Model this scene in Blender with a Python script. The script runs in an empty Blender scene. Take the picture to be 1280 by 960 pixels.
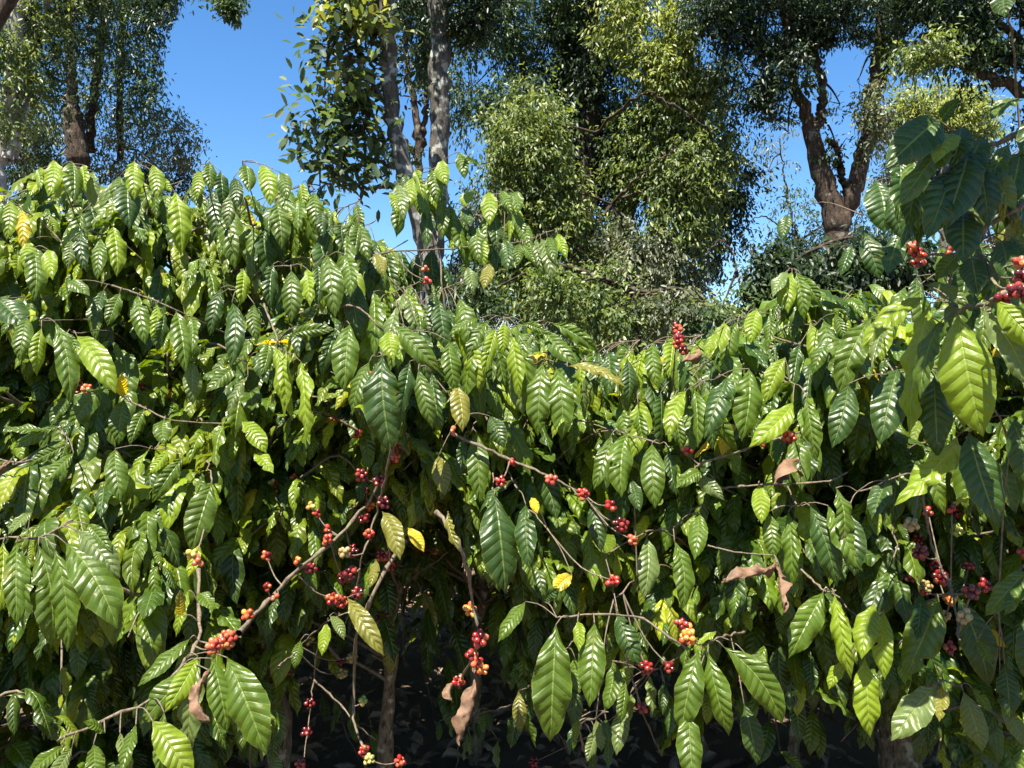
import bpy, math
import numpy as np
from mathutils import Vector
RNG = np.random.default_rng(11)
F = 1024.0                      # focal length in photo pixels (1280 wide)
CAMZ = 1.6
sc = bpy.context.scene
col = sc.collection
R = math.radians

def P(px, py, d):
    return np.array([(px-640)/F*d, d, CAMZ-(py-480)/F*d])
def proj(p):
    d = np.maximum(p[..., 1], 1e-3)
    return 640+F*p[..., 0]/d, 480-F*(p[..., 2]-CAMZ)/d, p[..., 1]
def nrm(v):
    return v/np.maximum(np.linalg.norm(v, axis=-1, keepdims=True), 1e-9)
Z = np.array([0, 0, 1.0])

# ------------------------------------------------------------------ materials
def newmat(name):
    m = bpy.data.materials.new(name); m.use_nodes = True
    nt = m.node_tree; nt.nodes.clear()
    out = nt.nodes.new('ShaderNodeOutputMaterial')
    def N(t, **k):
        n = nt.nodes.new(t)
        for a, b in k.items(): setattr(n, a, b)
        return n
    return m, nt, N, out
def lk(nt, a, b): nt.links.new(a, b)
def math_n(nt, N, op, a, b=None, c=None, clamp=False):
    n = N('ShaderNodeMath', operation=op); n.use_clamp = clamp
    for i, v in enumerate((a, b, c)):
        if v is None: continue
        if isinstance(v, (int, float)): n.inputs[i].default_value = v
        else: lk(nt, v, n.inputs[i])
    return n.outputs[0]
def mixc(nt, N, fac, a, b, blend='MIX'):
    n = N('ShaderNodeMix', data_type='RGBA', blend_type=blend)
    for i, v in ((0, fac), (6, a), (7, b)):
        if isinstance(v, (int, float)): n.inputs[i].default_value = v
        elif isinstance(v, tuple): n.inputs[i].default_value = v+(1,)
        else: lk(nt, v, n.inputs[i])
    return n.outputs[2]

NV = 10.0
def leaf_material():
    m, nt, N, out = newmat('coffee_leaf')
    uv = N('ShaderNodeUVMap', uv_map='UVMap'); sp = N('ShaderNodeSeparateXYZ'); lk(nt, uv.outputs[0], sp.inputs[0])
    colr = N('ShaderNodeAttribute', attribute_name='col')
    au = math_n(nt, N, 'ABSOLUTE', math_n(nt, N, 'SUBTRACT', sp.outputs[0], .5))       # 0..0.5
    # lateral vein coordinate
    ph = math_n(nt, N, 'SUBTRACT', math_n(nt, N, 'MULTIPLY', sp.outputs[1], NV), math_n(nt, N, 'MULTIPLY', au, 2.6))
    fr = math_n(nt, N, 'FRACT', ph)
    dist = math_n(nt, N, 'ABSOLUTE', math_n(nt, N, 'SUBTRACT', fr, .5))                # 0.5 on vein
    vein = math_n(nt, N, 'MULTIPLY', math_n(nt, N, 'SUBTRACT', dist, .44), 16., clamp=True)
    mid = math_n(nt, N, 'SUBTRACT', 1., math_n(nt, N, 'MULTIPLY', au, 26.), clamp=True)
    lat = math_n(nt, N, 'MULTIPLY', vein, .4)
    v = math_n(nt, N, 'MAXIMUM', lat, math_n(nt, N, 'MULTIPLY', mid, .85))
    geo = N('ShaderNodeNewGeometry')
    tc = N('ShaderNodeTexCoord')
    ns = N('ShaderNodeTexNoise'); ns.inputs['Scale'].default_value = 26; ns.inputs['Detail'].default_value = 3
    lk(nt, tc.outputs['Object'], ns.inputs['Vector'])
    base = mixc(nt, N, math_n(nt, N, 'MULTIPLY', ns.outputs[0], .45), colr.outputs['Color'], (.035, .055, .006))
    veincol = mixc(nt, N, .5, colr.outputs['Color'], (.26, .33, .09))
    c = mixc(nt, N, v, base, veincol)
    # specks of wear
    n2 = N('ShaderNodeTexNoise'); n2.inputs['Scale'].default_value = 75; n2.inputs['Detail'].default_value = 2
    lk(nt, tc.outputs['Object'], n2.inputs['Vector'])
    spk = math_n(nt, N, 'MULTIPLY', math_n(nt, N, 'SUBTRACT', n2.outputs[0], .70), 14., clamp=True)
    edge = math_n(nt, N, 'MULTIPLY', math_n(nt, N, 'SUBTRACT', au, .465), 24., clamp=True)
    c = mixc(nt, N, math_n(nt, N, 'MULTIPLY', spk, .6), c, (.16, .11, .04))
    c = mixc(nt, N, math_n(nt, N, 'MULTIPLY', edge, .35), c, (.17, .19, .045))
    n4 = N('ShaderNodeTexNoise'); n4.inputs['Scale'].default_value = 17; n4.inputs['Detail'].default_value = 5
    lk(nt, tc.outputs['Object'], n4.inputs['Vector'])
    pat = math_n(nt, N, 'MULTIPLY', math_n(nt, N, 'SUBTRACT', n4.outputs[0], .64), 9., clamp=True)
    c = mixc(nt, N, math_n(nt, N, 'MULTIPLY', pat, .55), c, (.13, .13, .02))
    under = mixc(nt, N, .5, c, (.09, .12, .045))
    c2 = mixc(nt, N, geo.outputs['Backfacing'], c, under)
    bs = N('ShaderNodeBsdfPrincipled')
    lk(nt, c2, bs.inputs['Base Color'])
    rough = math_n(nt, N, 'ADD', math_n(nt, N, 'MULTIPLY', geo.outputs['Backfacing'], .25), math_n(nt, N, 'MULTIPLY_ADD', ns.outputs[0], .22, .27))
    lk(nt, rough, bs.inputs['Roughness'])
    bs.inputs['Specular IOR Level'].default_value = .42
    # bump: quilted between veins
    q = math_n(nt, N, 'POWER', math_n(nt, N, 'SUBTRACT', 1., math_n(nt, N, 'MULTIPLY', dist, 2.)), .6)
    hgt = math_n(nt, N, 'SUBTRACT', q, math_n(nt, N, 'MULTIPLY', mid, .7))
    n3 = N('ShaderNodeTexNoise'); n3.inputs['Scale'].default_value = 160
    lk(nt, tc.outputs['Object'], n3.inputs['Vector'])
    hgt = math_n(nt, N, 'ADD', hgt, math_n(nt, N, 'MULTIPLY', n3.outputs[0], .22))
    bp = N('ShaderNodeBump'); bp.inputs['Strength'].default_value = .7; bp.inputs['Distance'].default_value = .003
    lk(nt, hgt, bp.inputs['Height']); lk(nt, bp.outputs[0], bs.inputs['Normal'])
    tr = N('ShaderNodeBsdfTranslucent')
    tcx = mixc(nt, N, 1., c, (5.2, 4.2, .8), 'MULTIPLY')
    lk(nt, tcx, tr.inputs['Color']); lk(nt, bp.outputs[0], tr.inputs['Normal'])
    mx = N('ShaderNodeMixShader'); mx.inputs[0].default_value = .24
    lk(nt, bs.outputs[0], mx.inputs[1]); lk(nt, tr.outputs[0], mx.inputs[2]); lk(nt, mx.outputs[0], out.inputs[0])
    return m
def simple_leaf_material(name, tr_amount, rough, boost):
    m, nt, N, out = newmat(name)
    colr = N('ShaderNodeAttribute', attribute_name='col')
    bs = N('ShaderNodeBsdfPrincipled'); lk(nt, colr.outputs['Color'], bs.inputs['Base Color'])
    bs.inputs['Roughness'].default_value = rough; bs.inputs['Specular IOR Level'].default_value = .4
    tr = N('ShaderNodeBsdfTranslucent'); lk(nt, mixc(nt, N, 1., colr.outputs['Color'], boost, 'MULTIPLY'), tr.inputs['Color'])
    mx = N('ShaderNodeMixShader'); mx.inputs[0].default_value = tr_amount
    lk(nt, bs.outputs[0], mx.inputs[1]); lk(nt, tr.outputs[0], mx.inputs[2]); lk(nt, mx.outputs[0], out.inputs[0])
    return m
def bark_material(name, c1, c2, c3, scale, bump, lich=.56):
    m, nt, N, out = newmat(name)
    tc = N('ShaderNodeTexCoord')
    mp = N('ShaderNodeMapping'); mp.inputs['Scale'].default_value = (1, 1, .35); lk(nt, tc.outputs['Object'], mp.inputs[0])
    n1 = N('ShaderNodeTexNoise'); n1.inputs['Scale'].default_value = scale*3; n1.inputs['Detail'].default_value = 7; n1.inputs['Roughness'].default_value = .7
    lk(nt, mp.outputs[0], n1.inputs['Vector'])
    n2 = N('ShaderNodeTexNoise'); n2.inputs['Scale'].default_value = scale*1.1; n2.inputs['Detail'].default_value = 5
    lk(nt, tc.outputs['Object'], n2.inputs['Vector'])
    f1 = math_n(nt, N, 'MULTIPLY', math_n(nt, N, 'SUBTRACT', n1.outputs[0], .35), 3.2, clamp=True)
    f2 = math_n(nt, N, 'MULTIPLY', math_n(nt, N, 'SUBTRACT', n2.outputs[0], lich), 12., clamp=True)
    c = mixc(nt, N, f2, mixc(nt, N, f1, c1, c2), c3)
    bs = N('ShaderNodeBsdfPrincipled'); lk(nt, c, bs.inputs['Base Color']); bs.inputs['Roughness'].default_value = .85
    bs.inputs['Specular IOR Level'].default_value = .25
    bp = N('ShaderNodeBump'); bp.inputs['Strength'].default_value = .8; bp.inputs['Distance'].default_value = bump
    lk(nt, n1.outputs[0], bp.inputs['Height']); lk(nt, bp.outputs[0], bs.inputs['Normal'])
    lk(nt, bs.outputs[0], out.inputs[0])
    return m
def berry_material():
    m, nt, N, out = newmat('coffee_cherry')
    colr = N('ShaderNodeAttribute', attribute_name='col')
    uv = N('ShaderNodeUVMap', uv_map='UVMap'); sp = N('ShaderNodeSeparateXYZ'); lk(nt, uv.outputs[0], sp.inputs[0])
    scar = math_n(nt, N, 'MULTIPLY', math_n(nt, N, 'SUBTRACT', sp.outputs[1], .955), 60., clamp=True)
    c = mixc(nt, N, math_n(nt, N, 'MULTIPLY', scar, .8), colr.outputs['Color'], (.03, .015, .01))
    bs = N('ShaderNodeBsdfPrincipled'); lk(nt, c, bs.inputs['Base Color']); bs.inputs['Roughness'].default_value = .28
    bs.inputs['Specular IOR Level'].default_value = .5
    bs.inputs['Subsurface Weight'].default_value = 0
    lk(nt, bs.outputs[0], out.inputs[0])
    return m
def dead_material():
    m, nt, N, out = newmat('dry_leaf')
    colr = N('ShaderNodeAttribute', attribute_name='col'); tc = N('ShaderNodeTexCoord')
    n1 = N('ShaderNodeTexNoise'); n1.inputs['Scale'].default_value = 38; n1.inputs['Detail'].default_value = 8; n1.inputs['Roughness'].default_value = .7
    lk(nt, tc.outputs['Object'], n1.inputs['Vector'])
    f = math_n(nt, N, 'MULTIPLY', math_n(nt, N, 'SUBTRACT', n1.outputs[0], .38), 4., clamp=True)
    c = mixc(nt, N, f, mixc(nt, N, .5, colr.outputs['Color'], (.15, .085, .045)), mixc(nt, N, .65, colr.outputs['Color'], (.03, .018, .01)))
    bs = N('ShaderNodeBsdfPrincipled'); lk(nt, c, bs.inputs['Base Color']); bs.inputs['Roughness'].default_value = .7
    bp = N('ShaderNodeBump'); bp.inputs['Strength'].default_value = .6; bp.inputs['Distance'].default_value = .004
    lk(nt, n1.outputs[0], bp.inputs['Height']); lk(nt, bp.outputs[0], bs.inputs['Normal'])
    lk(nt, bs.outputs[0], out.inputs[0])
    return m
def ground_material():
    m, nt, N, out = newmat('soil')
    tc = N('ShaderNodeTexCoord')
    n1 = N('ShaderNodeTexNoise'); n1.inputs['Scale'].default_value = 2.2; n1.inputs['Detail'].default_value = 9; n1.inputs['Roughness'].default_value = .65
    n2 = N('ShaderNodeTexVoronoi'); n2.inputs['Scale'].default_value = 16
    lk(nt, tc.outputs['Object'], n1.inputs['Vector']); lk(nt, tc.outputs['Object'], n2.inputs['Vector'])
    c = mixc(nt, N, n1.outputs[0], (.045, .028, .018), (.16, .10, .06))
    c = mixc(nt, N, math_n(nt, N, 'MULTIPLY', n2.outputs['Distance'], .8, clamp=True), c, (.10, .07, .045))
    bs = N('ShaderNodeBsdfPrincipled'); lk(nt, c, bs.inputs['Base Color']); bs.inputs['Roughness'].default_value = .95
    bp = N('ShaderNodeBump'); bp.inputs['Strength'].default_value = .7; bp.inputs['Distance'].default_value = .04
    lk(nt, n1.outputs[0], bp.inputs['Height']); lk(nt, bp.outputs[0], bs.inputs['Normal'])
    lk(nt, bs.outputs[0], out.inputs[0])
    return m
M_LEAF = leaf_material()
M_TREE = simple_leaf_material('tree_leaf', .30, .45, (2.6, 2.6, 1.1))
M_TWIG = bark_material('coffee_twig', (.06, .045, .03), (.19, .15, .105), (.11, .13, .06), 40, .002, .62)
M_GTWIG = simple_leaf_material('green_twig', .0, .5, (1, 1, 1))
M_STEM = bark_material('coffee_stem', (.045, .03, .018), (.26, .19, .11), (.34, .32, .22), 22, .02, .55)
M_GREY = bark_material('grey_bark', (.035, .03, .025), (.12, .11, .09), (.27, .27, .24), 7, .03, .52)
M_WHITE = bark_material('pale_bark', (.16, .15, .13), (.32, .30, .28), (.42, .41, .38), 3, .015, .5)
M_BROWN = bark_material('brown_bark', (.02, .014, .01), (.095, .066, .045), (.18, .16, .13), 6, .08, .60)
M_BERRY = berry_material(); M_DEAD = dead_material(); M_SOIL = ground_material()

# ------------------------------------------------------------------ geometry
class Geo:
    def __init__(s): s.v = []; s.f = []; s.uv = []; s.c = []; s.n = 0
    def add(s, v, f, uv=None, c=(1, 1, 1)):
        v = np.asarray(v, float).reshape(-1, 3); f = np.asarray(f, int).reshape(-1, 4)
        s.v.append(v); s.f.append(f+s.n); s.n += len(v)
        s.uv.append(np.zeros((len(v), 2)) if uv is None else uv.reshape(-1, 2))
        c = np.asarray(c, float)
        s.c.append(np.broadcast_to(c, (len(v), 3)) if c.ndim == 1 else c.reshape(-1, 3))
    def empty(s): return s.n == 0
    def build(s, name, mat, parent=None, origin=(0, 0, 0), smooth=True):
        v = np.concatenate(s.v)-np.asarray(origin); f = np.concatenate(s.f); uv = np.concatenate(s.uv); c = np.concatenate(s.c)
        me = bpy.data.meshes.new(name); nf = len(f)
        me.vertices.add(len(v)); me.vertices.foreach_set('co', v.astype(np.float32).ravel())
        me.loops.add(nf*4); me.loops.foreach_set('vertex_index', f.astype(np.int32).ravel())
        me.polygons.add(nf); me.polygons.foreach_set('loop_start', np.arange(0, nf*4, 4, dtype=np.int32))
        try: me.polygons.foreach_set('loop_total', np.full(nf, 4, dtype=np.int32))
        except Exception: pass
        me.update(calc_edges=True)
        ul = me.uv_layers.new(name='UVMap'); ul.data.foreach_set('uv', uv[f.ravel()].astype(np.float32).ravel())
        at = me.attributes.new('col', 'FLOAT_COLOR', 'POINT')
        at.data.foreach_set('color', np.concatenate([c, np.ones((len(c), 1))], 1).astype(np.float32).ravel())
        if smooth: me.polygons.foreach_set('use_smooth', np.ones(nf, dtype=bool))
        me.materials.append(mat)
        o = bpy.data.objects.new(name, me); col.objects.link(o)
        if parent is not None: o.parent = parent
        return o

def tag(o, label=None, cat=None, group=None, kind=None):
    for k, v in (('label', label), ('category', cat), ('group', group), ('kind', kind)):
        if v: o[k] = v
    return o
def empty(name, loc=(0, 0, 0)):
    o = bpy.data.objects.new(name, None); o.location = loc; o.empty_display_size = .1; col.objects.link(o); return o

def tube(g, pts, rad, sides=6, c=(1, 1, 1), rough=0.0, rng=None):
    pts = np.asarray(pts, float); n = len(pts)
    rad = np.broadcast_to(np.asarray(rad, float), (n,)).copy()
    t = np.gradient(pts, axis=0); t = nrm(t)
    ref = np.array([1, .13, .07]) if abs(t[0][2]) > .7 else Z
    a = nrm(np.cross(t, ref)); b = np.cross(t, a)
    ang = np.linspace(0, 2*np.pi, sides, endpoint=False)
    rr = rad[:, None]*np.ones((n, sides))
    if rough and rng is not None: rr = rr*(1+rough*rng.normal(0, 1, (n, sides)))
    v = pts[:, None]+rr[..., None]*(np.cos(ang)[None, :, None]*a[:, None]+np.sin(ang)[None, :, None]*b[:, None])
    v = np.concatenate([v, np.broadcast_to(pts[-1]+t[-1]*rad[-1]*.6, (1, sides, 3)), ]) if True else v
    n2 = n+1
    i = np.arange(n2-1)[:, None]*sides+np.arange(sides)[None]; j = np.arange(n2-1)[:, None]*sides+(np.arange(sides)[None]+1) % sides
    f = np.stack([i, j, j+sides, i+sides], -1)
    g.add(v, f, None, c)

def spline(pts, n):
    pts = np.asarray(pts, float)
    if len(pts) == 2:
        t = np.linspace(0, 1, n)[:, None]; return pts[0]*(1-t)+pts[1]*t
    p = np.concatenate([[2*pts[0]-pts[1]], pts, [2*pts[-1]-pts[-2]]]); out = []
    T = np.linspace(0, len(pts)-1, n)
    for t in T:
        k = min(int(t), len(pts)-2); u = t-k; a, b, c_, d = p[k:k+4]
        out.append(.5*((2*b)+(-a+c_)*u+(2*a-5*b+4*c_-d)*u*u+(-a+3*b-3*c_+d)*u**3))
    return np.array(out)

WS = np.array([0, .03, .08, .16, .26, .38, .5, .62, .74, .84, .91, .96, 1]); WW = np.array([.03, .07, .19, .44, .72, .92, 1, .97, .83, .60, .36, .14, .015])
def leaf_surface(mid, side, W, L, seed, K, Mx, fold, ruffle, rib):
    """mid (n,K+1,3), side (n,K+1,3) -> verts (n,K+1,Mx+1,3)"""
    n = mid.shape[0]; s = np.linspace(0, 1, K+1); u = np.linspace(-1, 1, Mx+1)
    w = np.interp(s, WS, WW)
    t = nrm(np.gradient(mid, axis=1)); nr = nrm(np.cross(side, t))
    asym = 1+.06*np.sin(seed*7)[:, None, None]*np.sign(u)[None, None, :]
    ww = (W/2)[:, None, None]*w[None, :, None]*asym
    au = np.abs(u)[None, None, :]
    ph = NV*s[None, :, None]-1.3*au
    bul = np.abs(np.sin(np.pi*ph))**.7
    off = ww*(.22*au-fold[:, None, None]*au**2)
    off = off+rib*L[:, None, None]*bul*np.clip(au*2.5, 0, 1)*(1-.55*au**3)*np.clip(w*1.4, 0, 1)[None, :, None]
    sg = np.where(u < 0, 1.7, 0)[None, None, :]
    off = off+(ruffle*L)[:, None, None]*au**3*np.sin(np.pi*ph*(.38+.3*np.mod(seed*37, 1))[:, None, None]+seed[:, None, None]*9+sg)*np.clip(w*1.5, 0, 1)[None, :, None]
    lat = ww*u[None, None, :]*(1+.012*np.cos(2*np.pi*ph+1)*au**2)
    hb = np.mod(seed*57.3, 1)[:, None, None]; s0 = (.25+.6*np.mod(seed*131.7, 1))[:, None, None]; wd = .015+.03*np.mod(seed*211.1, 1)[:, None, None]
    bite = np.where(hb < .22, .6*np.exp(-((s[None, :, None]-s0)/wd)**2), 0)*(np.sign(u)[None, None, :] == np.where(np.mod(seed*17, 1) < .5, 1, -1)[:, None, None])
    lat = lat*(1-bite)
    v = mid[:, :, None]+side[:, :, None]*lat[..., None]*.97+nr[:, :, None]*off[..., None]
    # laterals point forward: move margins toward the tip slightly
    return v
def leaf_faces(n, K, Mx):
    i = np.arange(K)[:, None]*(Mx+1)+np.arange(Mx)[None]
    f = np.stack([i, i+1, i+Mx+2, i+Mx+1], -1).reshape(-1, 4)
    return (np.arange(n)[:, None, None]*((K+1)*(Mx+1))+f[None]).reshape(-1, 4)
def leaf_uv(n, K, Mx):
    s = np.linspace(0, 1, K+1); u = np.linspace(0, 1, Mx+1)
    return np.broadcast_to(np.stack(np.meshgrid(u, s), -1)[None], (n, K+1, Mx+1, 2)).reshape(-1, 2)

def mids(base, h, L, e0, e1, bend, roll, K, soft):
    """curved drooping midribs. h horizontal unit azimuth, e0/e1 start/end pitch"""
    s = np.linspace(0, 1, K+1); sm = (s[1:]+s[:-1])/2
    th = e0[:, None]+(e1-e0)[:, None]*(1-np.exp(-sm[None]*soft[:, None]))/(1-np.exp(-soft[:, None]))
    sd = nrm(np.cross(Z[None], h))
    d = h[:, None]*np.cos(th)[..., None]+Z*np.sin(th)[..., None]+sd[:, None]*(bend[:, None]*sm[None])[..., None]
    d = nrm(d)*(L/K)[:, None, None]
    mid = np.concatenate([np.zeros((len(L), 1, 3)), np.cumsum(d, 1)], 1)+base[:, None]
    t = nrm(np.gradient(mid, axis=1))
    sdd = np.broadcast_to(sd[:, None], t.shape); sdd = nrm(sdd-t*(sdd*t).sum(-1, keepdims=True))
    up = np.cross(t, sdd)
    rl = roll[:, None, None]*(.4+.6*s[None, :, None])
    side = sdd*np.cos(rl)+up*np.sin(rl)
    # orientation: upper face normal = cross(side, t) must look up / outward
    nn = np.cross(side, t); want = -h[:, None]*t[..., 2:3]+Z*(t*h[:, None]).sum(-1, keepdims=True)
    flip = np.sign((nn*want).sum(-1).mean(1)); flip[flip == 0] = 1
    return mid, side*flip[:, None, None]

GREENS = np.array([[.016, .043, .004], [.033, .069, .004], [.068, .112, .003], [.135, .180, .004], [.21, .27, .010]])
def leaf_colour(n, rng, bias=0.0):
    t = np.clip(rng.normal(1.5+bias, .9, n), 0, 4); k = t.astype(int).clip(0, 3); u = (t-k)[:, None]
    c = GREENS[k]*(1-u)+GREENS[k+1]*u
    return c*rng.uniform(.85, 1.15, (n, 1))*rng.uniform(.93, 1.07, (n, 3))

# front envelope (metres from the camera, sampled at photo pixels) and canopy skyline of the coffee rows
EN = np.array([(20,700,1.9),(100,740,1.85),(280,860,1.75),(180,940,1.65),(200,250,2.7),(0,250,2.6),(20,450,2.3),(220,420,2.45),(430,440,2.35),
 (480,500,1.95),(600,450,2.3),(690,500,2.3),(595,580,2.3),(580,260,2.8),(700,320,2.6),(690,850,1.75),(735,830,1.85),(800,600,2.15),(880,860,1.85),
 (980,860,2.0),(930,500,2.1),(1000,360,2.8),(1100,480,1.9),(1210,460,1.45),(1290,400,1.3),(1180,200,1.5),(1230,600,1.6),(1100,800,1.9),
 (1180,850,1.85),(1250,750,1.8),(410,700,2.35),(540,720,2.9),(540,850,3.1),(400,860,2.9),(620,680,2.1),(1000,940,2.7),(620,930,2.9),(1190,690,2.25),(1150,620,1.95),(440,640,2.45),(1150,-200,1.45),(1000,-200,1.5),(1290,-200,1.45)])
def front(px, py):
    px = np.asarray(px, float)[..., None]; py = np.asarray(py, float)[..., None]
    w = 1/(((px-EN[:, 0])**2+(py-EN[:, 1])**2)+900)**1.6
    return (w*EN[:, 2]).sum(-1)/w.sum(-1)
SKX = np.array([-400, -100, 0, 40, 60, 110, 200, 250, 300, 350, 400, 430, 470, 505, 525, 550, 600, 660, 705, 740, 800, 860, 900, 960, 985, 1040, 1080, 1110, 1170, 1200, 1300, 1700])
SKY = np.array([260, 240, 235, 215, 206, 208, 215, 208, 204, 222, 252, 285, 295, 320, 400, 402, 396, 398, 415, 436, 446, 430, 405, 385, 352, 348, 352, 340, 345, 340, 330, 250])
def inside_rows(p, margin=0):
    px, py, d = proj(p)
    x, y, z = p[..., 0], p[..., 1], p[..., 2]
    nz = np.sin(x*13+2*np.sin(z*7+1))*np.sin(z*11+1.7*np.sin(x*9))+.6*np.sin(x*23+z*5)*np.sin(z*19-x*7+2)
    hollow = np.clip(nz-.12, 0, 1)*.36
    return (py > np.interp(px, SKX, SKY)+margin) & (d > front(px, py)+.02+hollow) & (p[..., 2] > .05)

# ------------------------------------------------------------------ berries
def cube_sphere(k=3):
    fs = []; vs = []; n = 0; t = np.linspace(-1, 1, k+1)
    for ax in range(3):
        for sg in (-1, 1):
            a, b = np.meshgrid(t, t, indexing='ij'); c = np.full_like(a, sg)
            arr = [None]*3; arr[ax] = c; arr[(ax+1) % 3] = a*sg; arr[(ax+2) % 3] = b
            v = np.stack(arr, -1).reshape(-1, 3)
            i = (np.arange(k)[:, None]*(k+1)+np.arange(k)[None]); f = np.stack([i, i+k+1, i+k+2, i+1], -1).reshape(-1, 4)+n
            vs.append(v); fs.append(f); n += len(v)
    v = np.concatenate(vs); v = np.tan(v*np.pi/4); return nrm(v), np.concatenate(fs)
BS, BF = cube_sphere(4)
BC = dict(red=[(.24,.014,.012),(.30,.035,.02),(.12,.008,.01),(.36,.08,.03)], dark=[(.10,.008,.009),(.17,.014,.013),(.06,.006,.008),(.22,.03,.02)], coral=[(.42,.09,.04),(.46,.13,.05),(.36,.05,.03)],
          orange=[(.5,.16,.03),(.45,.07,.02),(.55,.28,.05)], yellow=[(.5,.36,.07),(.45,.2,.04),(.35,.35,.08)], green=[(.2,.27,.06),(.3,.3,.07),(.42,.36,.1)],
          tan=[(.26,.2,.07),(.32,.2,.08),(.24,.22,.08)])
def berry_geo(g, c, n, kind, rng, r=.0069, squash=(1, 1, .85)):
    c = np.asarray(c); pos = rng.normal(0, 1, (n, 3)); R0 = r*1.05*(n**(1/3))*1.05
    pos = nrm(pos)*R0*rng.uniform(.6, 1, (n, 1))*np.array(squash)
    rr = r*rng.uniform(.82, 1.12, n)
    for it in range(40):                                     # push apart until they just touch
        d = pos[:, None]-pos[None]; dist = np.linalg.norm(d, axis=-1)+np.eye(n); ov = np.clip((rr[:, None]+rr[None])*.97-dist, 0, None)*(1-np.eye(n))
        pos += (d/dist[..., None]*ov[..., None]*.4).sum(1)
        pos -= pos*.06
    pal = BC[kind]
    for i in range(n):
        ax = nrm(pos[i]+rng.normal(0, .003, 3)); t1 = nrm(np.cross(ax, [.3, .5, .8])); t2 = np.cross(ax, t1)
        v = (BS[:, 0:1]*t1+BS[:, 1:2]*t2)*rr[i]*.95+BS[:, 2:3]*ax*rr[i]*1.16
        cc = np.array(pal[rng.integers(len(pal))])*rng.uniform(.8, 1.15)
        uv = np.stack([np.zeros(len(BS)), BS[:, 2]*.5+.5], -1)
        g.add(v+c+pos[i], BF, uv, np.broadcast_to(cc, (len(BS), 3)).copy())

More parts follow.
